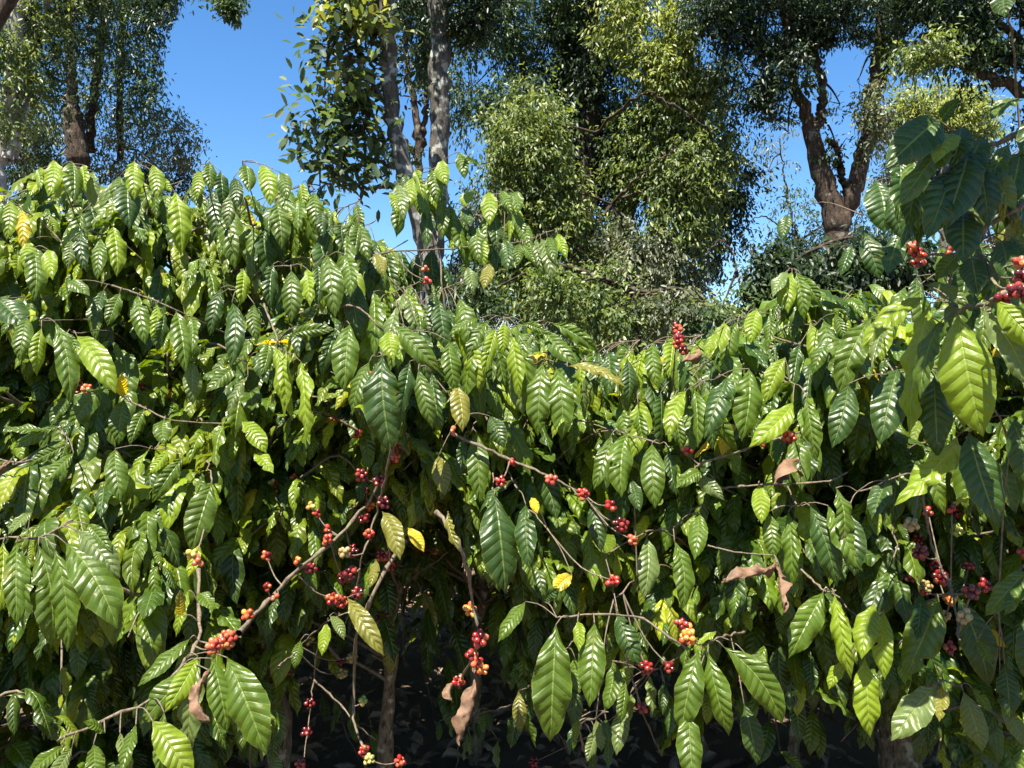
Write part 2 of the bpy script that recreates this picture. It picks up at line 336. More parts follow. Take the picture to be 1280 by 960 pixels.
# ------------------------------------------------------------------ coffee bushes
class Bush:
    pass
def coffee_bush(label, group, cx, cy, H, Rr, nb, zlow, seed, stems, near=True, ymax_dir=.7, bias=0., cull=True, shade=1.0, ndetail=60):
    rng = np.random.default_rng(seed); b = Bush(); b.rng = rng; b.c = np.array([cx, cy, 0.])
    b.root = tag(empty('coffee_bush', (cx, cy, 0)), label, 'coffee bush', group)
    b.n_leaf = 0; b.ncl = 0; b.stems = []
    K, Mx = (30, 6) if near else (8, 2)
    for (sx, sy, lean, r0, top) in stems:
        g = Geo(); p = [np.array([sx, sy, -.03]), np.array([sx+lean*.15, sy+.02, H*.25]), np.array([sx+lean*.5, sy, H*.55]), np.array([sx+lean, sy, top])]
        pp = spline(p, 22); pp[1:-1] += rng.normal(0, .012, (20, 3))
        tube(g, pp, np.linspace(r0, r0*.28, 22)*(1+.10*rng.normal(0, 1, 22)), 10, rough=.05, rng=rng)
        g.build('trunk', M_STEM, b.root, b.c); b.stems.append(pp)
    if not b.stems: b.stems.append(np.array([[cx, cy, 0], [cx, cy, H*.5], [cx, cy, H]]))
    LB, LH, LL, LC = [], [], [], []; gts = []
    for k in range(nb):
        st = b.stems[rng.integers(len(b.stems))]
        z0 = zlow*.8+(H*.93-zlow*.8)*rng.random()**.8
        i = int(np.argmin(abs(st[:, 2]-z0))); p0 = st[i]
        az = rng.normal(-np.pi/2, 1.0) if rng.random() < ymax_dir else rng.uniform(0, 2*np.pi)
        h = np.array([math.cos(az), math.sin(az), 0]); zz = (p0[2]-zlow)/(H-zlow)
        prof = math.sqrt(max(.12, 1-max(0, (zz-.35)/.72)**2)); r = Rr*prof*rng.uniform(.6, 1.08)
        rise = rng.uniform(.12, .35)*r+(.25*r if zz > .75 else 0); drop = rng.uniform(.05, .4)*r
        pts = spline([p0, p0+h*r*.45+Z*rise, p0+h*r*.8+Z*(rise*.9-drop*.3), p0+h*r*1.05+Z*(rise*.6-drop)], 16)
        pts[1:] += rng.normal(0, .008, (15, 3)); branches = [(pts, .35)]; tw_at = [0]
        for q in range(rng.integers(1, 4) if near else 1):
            t0 = rng.integers(4, 11); a2 = az+rng.choice([-1, 1])*rng.uniform(.5, 1.1); h2 = np.array([math.cos(a2), math.sin(a2), 0]); l2 = r*rng.uniform(.25, .5)
            tw_at.append(t0); branches.append((spline([pts[t0], pts[t0]+h2*l2*.5+Z*.07, pts[t0]+h2*l2-Z*rng.uniform(0, .12)], 9), .15))
        g = Geo(); any_ = False; main_n = 16
        for bi, (bp, t_start) in enumerate(branches):
            if bi and tw_at[bi] >= main_n: continue
            if cull:
                ok = inside_rows(bp, 6)
                if not ok.all():
                    cut = int(np.argmin(ok)); bp = bp[:cut]
            if bi == 0: main_n = len(bp) if len(bp) >= 3 else 0
            if len(bp) < 3: continue
            any_ = True
            r0 = (.0065 if bi == 0 else .004)*(1+.4*r); tube(g, bp, np.linspace(r0, .0018, len(bp)), 5)
            seg = np.linalg.norm(np.diff(bp, axis=0), axis=1); cum = np.concatenate([[0], np.cumsum(seg)]); Lt = cum[-1]
            s = Lt*t_start+rng.uniform(0, .05)
            node = 0
            while s < Lt:
                q = np.array([np.interp(s, cum, bp[:, a]) for a in range(3)]); j = min(np.searchsorted(cum, s), len(bp)-1); bd = nrm(bp[j]-bp[max(0, j-1)]+1e-6)
                bh = nrm(np.array([bd[0], bd[1], 0])); pr = np.array([-bh[1], bh[0], 0]); out = nrm(q*[1, 1, 0]-b.c)
                last = s+.06 > Lt
                for sg in (-1, 1):
                    if rng.random() < .08: continue
                    hh = pr*sg*.75+bh*(.6 if not last else 1.2)+out*.45+np.array([0, -.5, 0])+rng.normal(0, .3, 3)*[1, 1, 0]
                    LB.append(q); LH.append(nrm(hh)); LL.append(((rng.uniform(.11, .225) if rng.random() < .8 else rng.uniform(.05, .1)) if near else rng.uniform(.16, .25))*(.7 if last else 1)); LC.append(1.6 if last else 0)
                s += (rng.uniform(.036, .06) if s < Lt*.75 else rng.uniform(.02, .035)) if near else rng.uniform(.07, .11); node += 1
        if any_ and near and len(gts) < 95:
            bo = g.build('branch', M_TWIG, b.root, b.c); gts.append(bo)
            bp = branches[0][0][3:11]; qx, qy, qd = proj(bp); okc = inside_rows(bp, 60) & (qy > 470) & (qd < front(qx, qy)+.45) & (qx > -60) & (qx < 1340) & (qy < 1000)
            for q in bp[okc][:3]:
                if b.ncl < 60 and rng.random() < .9 and cull:
                    gb = Geo(); kd = ['red', 'dark', 'red', 'orange', 'dark', 'tan', 'green', 'coral'][rng.integers(8)]
                    berry_geo(gb, q, int(rng.integers(7, 20)), kd, rng)
                    if rng.random() < .4: berry_geo(gb, q+rng.normal(0, .012, 3), 3, ['orange', 'green', 'red'][rng.integers(3)], rng)
                    gb.build('berry_cluster', M_BERRY, bo, b.c); b.ncl += 1
    LB = np.array(LB); LH = np.array(LH); LL = np.array(LL); LC = np.array(LC); n = len(LL)
    LB = LB+LH*.012
    W = LL*rng.uniform(.24, .345, n); seedv = rng.random(n)
    mid, side = mids(LB, LH, LL, rng.uniform(.0, .8, n), np.where(rng.random(n) < .86, rng.uniform(-1.57, -1.15, n), rng.uniform(-1.0, -.2, n)), rng.normal(0, .22, n), rng.normal(0, .55, n), K, rng.uniform(1.2, 4.5, n))
    if cull:
        ok = inside_rows(mid[:, 0], -2) & inside_rows(mid[:, -1], 0) & inside_rows(mid[:, K//2], -2) & inside_rows(mid[:, K//4], -4)
    else: ok = mid[:, -1, 2] > .06
    mid, side, W, LL, seedv, LC = mid[ok], side[ok], W[ok], LL[ok], seedv[ok], LC[ok]; n = len(LL)
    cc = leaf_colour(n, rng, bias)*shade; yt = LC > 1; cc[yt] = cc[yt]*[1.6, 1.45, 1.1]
    hz = (mid[:, 0, 2]/H)[:, None]; cc = cc*(.8+.35*hz)      # darker leaves lower on the bush
    yl = rng.random(n) < .006; cc[yl] = np.array([.42, .33, .02])
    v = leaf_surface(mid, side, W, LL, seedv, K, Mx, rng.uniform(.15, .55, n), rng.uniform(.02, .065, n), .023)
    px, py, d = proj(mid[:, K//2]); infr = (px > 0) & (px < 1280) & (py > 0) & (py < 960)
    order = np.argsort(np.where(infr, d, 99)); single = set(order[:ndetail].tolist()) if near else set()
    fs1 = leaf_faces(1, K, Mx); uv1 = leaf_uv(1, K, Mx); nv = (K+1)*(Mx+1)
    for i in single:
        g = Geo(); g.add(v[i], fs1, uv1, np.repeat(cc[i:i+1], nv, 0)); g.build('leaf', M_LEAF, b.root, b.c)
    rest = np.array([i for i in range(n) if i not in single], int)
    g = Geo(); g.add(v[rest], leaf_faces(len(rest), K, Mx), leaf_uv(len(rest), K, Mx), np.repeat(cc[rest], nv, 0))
    o = g.build('foliage', M_LEAF, b.root, b.c); o['kind'] = 'stuff'
    b.n_leaf = n; print('bush', label[:30], n, 'leaves')
    return b

# ---- hand-set sprays: (base px, base py, tip px, tip py, roll deg, width ratio, colour)  colours: g mid, d dark, y young, Y yellow, B brown dry, p pale
def hand_leaf(b, base, tip, roll, wr, kind, parent, rng, petiole_to=None, arch=.12):
    K, Mx = 50, 8
    Lc = np.linalg.norm(tip-base); ch = (tip-base)/Lc
    tocam = nrm(np.array([0, 0, CAMZ])-base*1.0)
    nrmv = nrm(tocam+Z*.5+rng.normal(0, .12, 3)); nrmv = nrm(nrmv-ch*(nrmv@ch))
    L = Lc*1.08
    ctrl = base*.55+tip*.45+nrmv*Lc*arch*2+np.cross(ch, nrmv)*Lc*rng.normal(0, .06)
    s = np.linspace(0, 1, K+1)[:, None]
    if kind == 'B': wr = wr*.8
    if kind in 'B': ctrl = ctrl+np.cross(ch, nrmv)*Lc*rng.normal(0, .35)
    mid = (base*(1-s)**2+ctrl*2*s*(1-s)+tip*s*s)[None]
    t = nrm(np.gradient(mid, axis=1)); sd = np.cross(t, nrmv); sd = nrm(sd); up = np.cross(t, sd)
    a = R(roll)*(.7+.3*s[None])+ (s[None]*(rng.normal(0, .15) if kind != 'B' else rng.choice([-1, 1])*1.7)); side = sd*np.cos(a)+up*np.sin(a)
    nn = np.cross(side, t)
    if (nn*nrmv).sum(-1).mean() < 0: side = -side
    col_ = dict(g=(.058, .102, .005), d=(.021, .052, .007), y=(.150, .215, .008), Y=(.42, .34, .02), B=(.17, .085, .04), p=(.10, .14, .04), o=(.15, .14, .02))[kind]
    c = np.array(col_)*rng.uniform(.88, 1.12)
    fold = np.array([2.2 if kind == 'B' else rng.uniform(.2, .45)])
    v = leaf_surface(mid, side, np.array([L*wr]), np.array([L]), rng.random(1), K, Mx, fold, np.array([.05 if kind == 'B' else rng.uniform(.02, .045)]), .022)
    if kind == 'B':
        sg, ug = np.meshgrid(np.linspace(0, 1, K+1), np.linspace(-1, 1, Mx+1), indexing='ij'); f1, f2, f3 = rng.uniform(0, 6, 3)
        dn = (np.sin(sg*17+ug*3+f1)+.7*np.sin(sg*31-ug*5+f2)+.8*np.sin(ug*7+sg*9+f3))[None, ..., None]
        v = v+dn*L*.035*(side[:, :, None]*.6+np.cross(side, t)[:, :, None])*np.abs(ug)[None, ..., None]
    g = Geo(); g.add(v, leaf_faces(1, K, Mx), leaf_uv(1, K, Mx), np.repeat(c[None], (K+1)*(Mx+1), 0))
    o = g.build({'B': 'dead_leaf'}.get(kind, 'leaf'), M_DEAD if kind == 'B' else M_LEAF, parent, b.c)
    lab = {'Y': 'yellow leaf', 'B': 'dry curled brown leaf', 'o': 'yellowing leaf', 'y': 'bright young leaf'}.get(kind)
    if lab: o['label'] = lab
    return o
def spray(b, path, leaves, berries=(), dz=0., thick=.0028, seed=0, label=None, green=False):
    rng = np.random.default_rng(seed+77)
    if path is None:
        mx = float(np.mean([l[0] for l in leaves])); my = float(np.mean([l[1] for l in leaves])); d = float(front(mx, my))+dz
        p0 = P(mx, my-2, d+.01); tgt = b.c*[1, 1, 0]+Z*max(.5, p0[2]-.1); dirn = nrm((tgt-p0)*[1, 1, .6])
        tp = spline([p0+dirn*.75-Z*.12, p0+dirn*.35+Z*.03, p0], 14)
    else:
        tp = spline([P(q[0], q[1], float(front(q[0], q[1]))+dz+(q[2] if len(q) > 2 else 0)) for q in path], 22)
    g = Geo(); n = len(tp); tt = tp.copy(); tt[1:-1] += rng.normal(0, min(.002, .06*np.linalg.norm(tp[1]-tp[0])), (n-2, 3))
    rad = np.linspace(thick, thick*.55, n); rad[::4] *= 1.5
    tube(g, tt, rad, 7)
    bases = []
    for l in leaves:
        px, py, qx, qy = l[:4]; d = float(front(px, py))+dz+(l[7] if len(l) > 7 else 0)
        base = P(px, py, d-.02); tip = P(qx, qy, d-.05-rng.uniform(0, .05))
        j = int(np.argmin(np.linalg.norm(tt-base, axis=1))); q = tt[j]
        gap = np.linalg.norm(q-base)
        if gap < .25: tube(g, spline([q, (q+base)/2+Z*.01, base+(base-tip)*.0], 6), .0014, 5)
        else: tube(g, spline([q, (q+base)/2+Z*.05, base], 9), np.linspace(.0022, .0014, 9), 5)
        bases.append((base, tip))
    for bb in berries:
        q = P(bb[0], bb[1], float(front(bb[0], bb[1]))+dz+(bb[4] if len(bb) > 4 else -.02)); j = int(np.argmin(np.linalg.norm(tt-q, axis=1)))
        gp = np.linalg.norm(tt[j]-q)
        if gp > .012: tube(g, spline([tt[j], (tt[j]+q)/2-Z*.12*gp, q], 7), np.linspace(.0024, .0016, 7), 5)
    o = g.build('branch', M_TWIG, b.root, b.c)
    if label: o['label'] = label
    for l, (base, tip) in zip(leaves, bases):
        roll = l[4] if len(l) > 4 and l[4] is not None else rng.uniform(-25, 25)
        wr = l[5]*(.87 if l[5] < .45 else .8) if len(l) > 5 else rng.uniform(.38, .46)
        hand_leaf(b, base, tip, roll, wr, l[6] if len(l) > 6 else 'g', o, rng)
    for bb in berries: cherry(b, bb, o, rng, dz)
    return o
def cherry(b, bb, parent, rng, dz=0.):
    px, py, n, kind = bb[:4]; d = float(front(px, py))+dz+(bb[4] if len(bb) > 4 else -.02); g = Geo()
    if isinstance(kind, tuple):
        for i, k in enumerate(kind): berry_geo(g, P(px+(i-.5)*7, py+(i-.5)*9, d-.004*i), max(3, n//len(kind)), k, rng)
    else: berry_geo(g, P(px, py, d), n, kind, rng)
    o = g.build('berry_cluster', M_BERRY, parent, b.c)
    k = kind if isinstance(kind, str) else 'red'
    o['label'] = {'red': 'ripe red coffee cherries', 'dark': 'dark overripe coffee cherries', 'coral': 'coral red coffee cherries', 'orange': 'orange ripening coffee cherries', 'yellow': 'yellow ripening coffee cherries',
                  'green': 'green unripe coffee cherries', 'tan': 'tan ripening coffee cherries'}[k]

G1 = 'coffee bushes of the front row'; G2 = 'shaded coffee bushes of the row behind'
A = coffee_bush('tallest leafy coffee bush at left, pale sunlit crown against the blue sky', G1, -1.35, 3.45, 2.6, 1.25, 185, .6, 1, [(-.84, 3.02, -.35, .056, 1.9), (-1.35, 3.5, .05, .03, 2.0), (-1.75, 3.4, -.2, .026, 2.0)], bias=.35, ndetail=50)
B_ = coffee_bush('lower coffee bush in the middle with bent bare trunks and dark hollow below', G1, -.1, 3.3, 1.98, .95, 100, .62, 2, [(-.47, 3.0, .12, .036, 1.8), (-.16, 3.5, .1, .028, 1.8)], ymax_dir=.85, bias=.1, ndetail=50)
C_ = coffee_bush('coffee bush right of the middle hollow, hung with broad rib-lit leaves', G1, .95, 3.2, 2.05, .95, 115, .5, 3, [(.78, 3.5, .1, .03, 1.8), (1.15, 3.3, .1, .03, 1.9)], bias=0, ndetail=50)
D_ = coffee_bush('nearest coffee bush at right edge, long arching branch above the others', G1, 1.75, 2.75, 2.3, 1.15, 125, .5, 4, [(1.44, 3.02, .05, .085, 1.9), (1.9, 2.7, .15, .04, 2.2)], bias=-.25, ndetail=50)
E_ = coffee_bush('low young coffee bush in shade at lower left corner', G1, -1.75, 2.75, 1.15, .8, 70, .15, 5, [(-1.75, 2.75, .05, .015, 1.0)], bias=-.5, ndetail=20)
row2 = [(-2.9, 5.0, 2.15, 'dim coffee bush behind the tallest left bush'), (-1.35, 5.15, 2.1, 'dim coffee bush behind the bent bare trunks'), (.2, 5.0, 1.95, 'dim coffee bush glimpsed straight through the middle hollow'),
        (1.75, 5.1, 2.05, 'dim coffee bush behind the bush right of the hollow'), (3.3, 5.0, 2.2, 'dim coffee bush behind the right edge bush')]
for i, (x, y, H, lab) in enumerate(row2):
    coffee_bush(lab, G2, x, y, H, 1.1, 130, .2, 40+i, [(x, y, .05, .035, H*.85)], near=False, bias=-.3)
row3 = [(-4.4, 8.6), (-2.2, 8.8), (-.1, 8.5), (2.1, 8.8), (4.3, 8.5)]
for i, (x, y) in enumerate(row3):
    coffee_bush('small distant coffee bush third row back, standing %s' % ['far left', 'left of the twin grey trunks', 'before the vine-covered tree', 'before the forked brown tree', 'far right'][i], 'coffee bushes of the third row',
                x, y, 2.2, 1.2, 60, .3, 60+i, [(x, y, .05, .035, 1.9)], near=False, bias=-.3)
# side bushes beyond the frame edge so the row continues
# ---- hand-set sprays -------------------------------------------------------
y, g, d, Y, B, p, o_ = 'y', 'g', 'd', 'Y', 'B', 'p', 'o'
S = spray
def fill(b, x0, x1, y0, y1, n, dz, seed, size=(55, 85), kinds='gydgdp'):
    rg = np.random.default_rng(seed); L_ = []
    for k in range(n):
        fx = rg.uniform(x0, x1); fy = rg.uniform(y0, y1); ln = rg.uniform(*size)
        L_.append((fx, fy, fx+rg.normal(0, .18)*ln, fy+ln, rg.uniform(-65, 65), rg.uniform(.34, .42), kinds[rg.integers(len(kinds))], rg.uniform(0, .2)))
    S(b, [(x0*.5+x1*.5+rg.uniform(-30, 30), y1+40, .5), (x0*.6+x1*.4, (y0+y1)/2, .2), (x1, y0, .05)], L_, seed=seed, dz=dz)
# left bush crown
fill(A, 395, 470, 275, 330, 12, .05, 201); fill(A, 430, 510, 300, 370, 13, .05, 202); fill(A, 440, 530, 350, 410, 12, .05, 203); fill(A, 400, 450, 250, 290, 7, .0, 204, (35, 55))
fill(A, 100, 230, 225, 290, 12, .15, 205); fill(A, 250, 380, 230, 300, 12, .15, 206)
fill(C_, 735, 800, 425, 450, 10, .1, 240, (40, 65)); fill(C_, 800, 880, 418, 445, 10, .1, 241, (40, 65)); fill(B_, 500, 560, 300, 350, 8, .1, 242, (45, 65)); fill(B_, 510, 580, 350, 400, 8, .1, 243, (45, 65))
fill(B_, 560, 680, 400, 450, 9, .1, 207); fill(B_, 700, 800, 450, 520, 10, .05, 208, (45, 80)); fill(C_, 800, 890, 450, 520, 9, .05, 209, (45, 80))
fill(B_, 470, 560, 690, 790, 8, .1, 210, (55, 85), 'dddgo'); fill(B_, 640, 720, 800, 900, 7, .5, 211, (40, 60), 'dgdo'); fill(C_, 760, 850, 820, 900, 9, .4, 212, (40, 70), 'dgdp'); fill(C_, 930, 1030, 800, 900, 8, .4, 213, (50, 70), 'ddg')
fill(B_, 540, 640, 880, 930, 8, .1, 214, (25, 40), 'dgp'); fill(A, 300, 350, 870, 940, 6, .2, 215, (40, 60), 'gdp'); fill(B_, 400, 470, 860, 930, 7, .35, 216, (30, 50), 'gdp'); fill(B_, 500, 570, 780, 850, 6, .5, 217, (50, 70), 'dgd'); fill(C_, 700, 760, 890, 940, 6, -.1, 218, (30, 45), 'pgd')
S(A, [(150,330,.5),(100,280,.2),(75,212)], [(66,200,60,246,12,.45,y),(90,202,92,252,-8,.45,g),(117,214,118,258,10,.44,p),(48,212,52,236,55,.4,y),(104,206,108,240,60,.4,y)], seed=1)
S(A, [(215,330,.5),(190,270,.2),(172,205)], [(150,220,150,262,8,.44,g),(168,201,168,250,-10,.42,y),(190,206,196,250,25,.4,y),(160,226,162,286,0,.5,d),(200,224,215,240,20,.4,y)], seed=2)
S(A, [(300,340,.5),(270,270,.2),(256,206)], [(247,213,246,250,20,.42,y),(262,202,264,240,-15,.42,g),(238,232,250,262,10,.4,g),(276,214,280,262,-20,.42,d)], seed=3)
S(A, [(350,330,.5),(320,260,.2),(303,202)], [(306,206,311,240,-10,.44,g),(325,206,338,258,5,.42,y),(350,215,360,250,15,.42,g),(292,222,296,262,30,.4,d),(345,252,352,312,-5,.42,g),(290,240,284,286,12,.4,p)], seed=4)
S(A, [(420,380,.5),(400,300,.2),(385,232)], [(378,228,382,262,20,.42,y),(392,240,396,288,0,.44,g),(374,250,372,290,40,.4,g),(402,262,404,296,10,.4,d)], seed=5)
S(A, [(100,330,.15),(60,285,.1),(12,250)], [(11,250,8,300,5,.42,y),(2,252,-6,290,-15,.4,g),(28,262,30,315,30,.3,Y),(35,300,34,340,20,.4,y)], seed=6)
S(A, None, [(41,307,43,376,5,.38,g),(60,312,66,350,40,.36,y),(22,318,20,350,-30,.4,y)], seed=7)
S(A, None, [(104,285,108,340,0,.3,d),(126,298,122,350,20,.36,g),(140,282,146,346,-12,.36,y),(88,300,84,336,0,.4,p)], seed=8)
S(A, None, [(220,389,232,466,5,.36,g),(206,392,196,440,-20,.36,d),(238,395,240,442,40,.34,g),(241,452,241,506,-12,.48,p)], seed=9)
S(A, [(140,357,-.02),(185,372,0),(225,390,.02),(290,420,.2)], [(172,369,182,431,12,.34,g),(150,366,134,408,-10,.42,g),(130,362,116,398,30,.4,d),(196,380,192,432,10,.34,y),(85,352,112,370,0,.4,g)], seed=10, green=True)
S(A, None, [(364,338,364,404,5,.42,g),(342,330,338,386,-25,.36,d),(384,336,388,384,35,.36,y)], seed=11)
S(A, None, [(408,318,419,398,10,.36,g),(396,330,396,384,-20,.3,d),(430,318,438,372,30,.36,g)], seed=12)
S(A, None, [(290,378,288,460,10,.3,d),(304,336,300,382,-30,.38,y),(318,380,322,428,-5,.36,g),(276,360,262,420,20,.36,d)], seed=13)
S(A, None, [(69,403,87,507,18,.26,g),(52,410,46,470,-20,.34,y),(34,396,24,452,10,.4,g)], seed=14)
S(A, None, [(96,420,145,492,8,.34,y),(84,416,104,456,40,.3,g)], seed=15)
S(A, [(160,501,.02),(185,512,0),(215,525,0),(285,530,.08)], [(155,499,148,556,0,.5,g),(180,512,162,556,-10,.4,g),(205,525,205,556,5,.6,g),(131,485,88,538,10,.44,g),(153,497,152,466,25,.4,Y)], seed=16, green=True)
S(A, None, [(230,571,190,628,-12,.36,g),(210,560,178,596,20,.34,y),(186,562,158,632,35,.26,y),(144,561,151,628,5,.4,g)], seed=17)
S(A, None, [(296,455,257,490,-8,.42,g),(310,470,285,522,10,.3,p),(322,440,334,480,20,.4,d)], seed=18)
S(A, [(330,380,.1),(345,420,0),(352,440,0)], [(344,432,356,522,45,.26,y),(358,438,366,526,-48,.26,y),(376,452,382,552,50,.24,y),(362,420,420,412,20,.3,g),(335,428,326,470,-20,.4,g),(372,408,400,380,30,.34,d)], seed=19)
S(A, None, [(-4,374,34,412,0,.62,d)], seed=20)
S(A, None, [(302,527,333,567,5,.5,y),(322,566,342,592,5,.4,y)], seed=21)
S(A, [(95,560,.1),(82,545,0),(75,536,0)], [(75,532,16,560,15,.32,g),(84,556,34,580,-10,.34,g),(92,566,52,605,5,.4,g),(62,540,2,540,30,.34,g)], seed=22)
# dead hanging leaf at the far left, leaf group below
S(A, [(40,575,.02),(20,578,0),(-20,570,0)], [(12,578,-6,632,30,.28,B)], seed=23, dz=-.05)
S(A, [(90,650,.05),(50,672,0),(10,672,0),(-30,680,0)], [(82,679,147,786,-8,.42,g),(96,663,150,722,10,.46,p),(48,682,64,810,12,.36,g),(68,686,84,815,35,.28,g),(21,678,21,782,0,.30,g),(4,678,-4,770,-20,.36,y),(34,690,30,790,50,.3,g),(40,640,10,668,10,.4,p),(110,655,140,690,40,.4,g)], seed=24, dz=-.06)
S(A, None, [(265,603,239,690,-10,.44,g)], [(244,697,11,('yellow','coral'),-.03)], seed=25, dz=-.25)
# lower left fruiting spray
S(A, [(248,712,.0),(249,760,0),(247,800,0),(228,830,0),(190,872,0),(120,905,0),(72,926,0)],
  [(265,823,284,916,-12,.40,g),(284,822,333,944,12,.42,g),(247,820,206,890,-8,.40,y),(250,824,236,944,30,.28,p),(240,835,176,905,8,.46,g),(238,798,172,858,28,.32,g),
   (190,900,240,975,5,.50,y),(205,890,200,975,-20,.3,g),(170,905,150,970,30,.3,g),(79,932,30,972,12,.4,g),(90,934,58,985,-10,.38,p),(117,930,118,985,0,.5,g),(150,915,165,970,-30,.34,p),
   (131,916,104,902,8,.5,g),(236,738,220,796,38,.36,y),(246,742,266,764,10,.5,g),(228,770,226,735,30,.4,o_),(262,838,262,902,20,.26,B)],
  [(284,799,30,'coral',-.04),(268,808,14,'coral',-.03)], seed=26, thick=.0042, dz=-.02, label='green fruiting branch at lower left')
# the bare fruiting branch rising to the centre
S(A, [(298,792,.02),(325,760,0),(345,742,0),(368,716,0),(402,688,0),(432,660,0),(458,630,.02),(482,592,.12)], [(348,742,330,800,40,.34,d)],
  [(310,769,9,'orange',-.02),(343,747,3,'coral',-.02),(334,733,4,'red',0),(392,637,8,('yellow','red'),.02),(372,700,3,'orange',-.02),(409,675,7,'coral',-.01),(388,711,12,'dark',.02),(430,722,20,'dark',.06),(440,690,18,'dark',.06),
   (415,748,13,'red',-.02),(427,752,12,'red',-.03),(333,695,6,'red',.08),(455,648,10,'dark',.03),(452,594,14,'dark',.05),(474,600,12,'dark',.05),(409,662,5,'red',0)], seed=27, thick=.006, dz=-.15, label='bare pale fruiting branch')
S(B_, [(490,560,.1),(470,640,.03),(452,700,.02),(440,770,.02)], [], [(438,716,16,'dark',.02),(446,742,14,'dark',.02),(462,668,10,'red',.02),(430,690,8,'tan',.02),(480,628,12,'dark',.02)], seed=230, dz=-.25, thick=.003)
S(D_, [(1150,600,.1),(1165,680,0),(1190,740,0),(1200,800,0)], [], [(1150,690,14,'dark',-.01),(1176,722,16,'red',-.01),(1215,740,10,'dark',-.01),(1140,655,9,'tan',-.01),(1205,770,8,'tan',-.01)], seed=231, dz=-.22, thick=.003)
S(A, [(348,834,.02),(372,812,0),(402,782,0),(440,762,.05)], [(408,778,402,820,20,.4,y),(376,800,368,836,0,.44,g),(412,770,430,800,10,.4,p)], [(440,822,15,'tan',.0),(428,842,14,'tan',0)], seed=28, dz=-.1)
S(B_, [(506,675,.05),(484,708,0),(466,745,0),(447,790,0),(443,850,0),(443,905,0),(462,950,0)], [(434,747,480,820,28,.30,o_),(470,700,462,735,30,.4,o_),(510,660,530,690,10,.4,Y),(478,640,500,700,20,.4,o_)],
  [(454,876,6,'green',-.02),(458,944,20,('red','green'),-.03),(500,952,10,'red',-.02)], seed=29, thick=.0058, dz=-.35, label='bent grey fruiting branch')
S(B_, [(400,790,.1),(392,850,.02),(386,900,0),(378,970,0)], [], [(387,879,11,'dark',0),(384,915,9,'dark',0),(376,955,9,'dark',0)], seed=92, dz=-.25, thick=.0025)
S(B_, [(392,850,.0),(425,880,0),(445,905,0),(470,925,.05)], [], [], seed=30, dz=-.3, thick=.003)
# hanging fruiting twig in the middle with dead leaves
S(B_, [(545,640,.1),(568,672,.03),(582,705,0),(590,750,0),(597,790,0),(592,820,0),(578,845,0)], [(594,836,572,930,25,.26,B),(572,850,566,878,30,.4,B),(560,640,575,690,40,.3,o_)],
  [(588,762,7,'orange',-.01),(600,798,12,'red',-.02),(593,823,18,('red','red','orange'),-.03),(573,852,11,'red',-.02)], seed=31, thick=.004, dz=-.9, label='hanging twig with red cherries and dry leaves')
# centre canopy
S(B_, None, [(478,444,490,568,-8,.46,d),(462,452,440,520,30,.4,g)], seed=32, dz=-.05)
S(B_, None, [(437,405,430,490,5,.40,g),(422,412,402,470,-30,.34,d)], seed=33)
S(B_, None, [(523,462,541,536,8,.32,g),(512,452,500,520,-20,.34,d),(540,466,552,540,30,.3,d)], seed=34)
S(B_, None, [(561,427,569,490,-5,.42,g),(486,414,492,450,0,.6,y),(492,406,550,465,10,.34,g)], seed=35)
S(B_, [(610,430,.2),(622,408,.1),(630,398,0)], [(646,408,664,524,15,.24,g),(630,402,628,444,-10,.4,y),(612,400,584,452,20,.34,g),(600,398,560,420,30,.34,g),(655,404,690,418,30,.3,g),(620,410,604,470,-35,.3,y),(640,420,650,500,50,.3,y)], seed=36)
S(B_, [(690,440,.2),(684,420,.1),(676,408,0)], [(681,411,722,456,5,.36,g),(690,404,748,440,30,.3,g),(668,414,650,440,-20,.36,p)], seed=37)
S(B_, None, [(678,453,672,545,12,.38,g),(695,460,702,550,-15,.38,g),(712,500,690,548,30,.3,y)], seed=38)
S(B_, None, [(595,540,600,628,5,.34,g),(580,546,574,600,-30,.3,d)], seed=39)
S(B_, None, [(570,480,578,540,0,.42,o_),(548,570,556,620,10,.44,o_),(612,520,630,560,20,.6,d)], seed=40)
S(B_, None, [(709,458,782,484,-20,.26,o_)], seed=41, dz=-.05)
S(B_, [(420,385,0),(440,382,0),(458,392,0),(475,410,.02),(500,428,.2)], [], seed=42, thick=.0032, label='bare grey twig')
S(B_, [(565,542,.05),(610,562,0),(650,580,0),(690,597,0),(730,618,.06)], [], [(626,602,10,'red',-.03),(640,578,4,'red',0),(688,599,8,'coral',-.03),(729,617,11,'red',-.03),(764,632,7,'red',.02),(776,656,18,'dark',.02),(791,675,6,'coral',0),(566,538,3,'coral',0)], seed=43, thick=.0042, dz=-.1, label='pale bare branch crossing the centre')
S(B_, None, [(784,541,777,622,-10,.40,g),(764,544,742,612,22,.34,g)], seed=44)
S(B_, None, [(815,554,819,636,8,.40,g),(836,560,846,620,-40,.3,d)], seed=45)
S(B_, None, [(618,618,632,742,0,.48,d)], seed=46, dz=-.1)
S(B_, None, [(657,630,662,712,20,.36,d),(640,600,600,640,30,.3,d)], seed=47, dz=-.05)
S(B_, None, [(715,719,690,742,0,.5,Y),(664,622,672,642,10,.5,Y)], [(767,726,9,'red',-.02)], seed=48, dz=-.05)
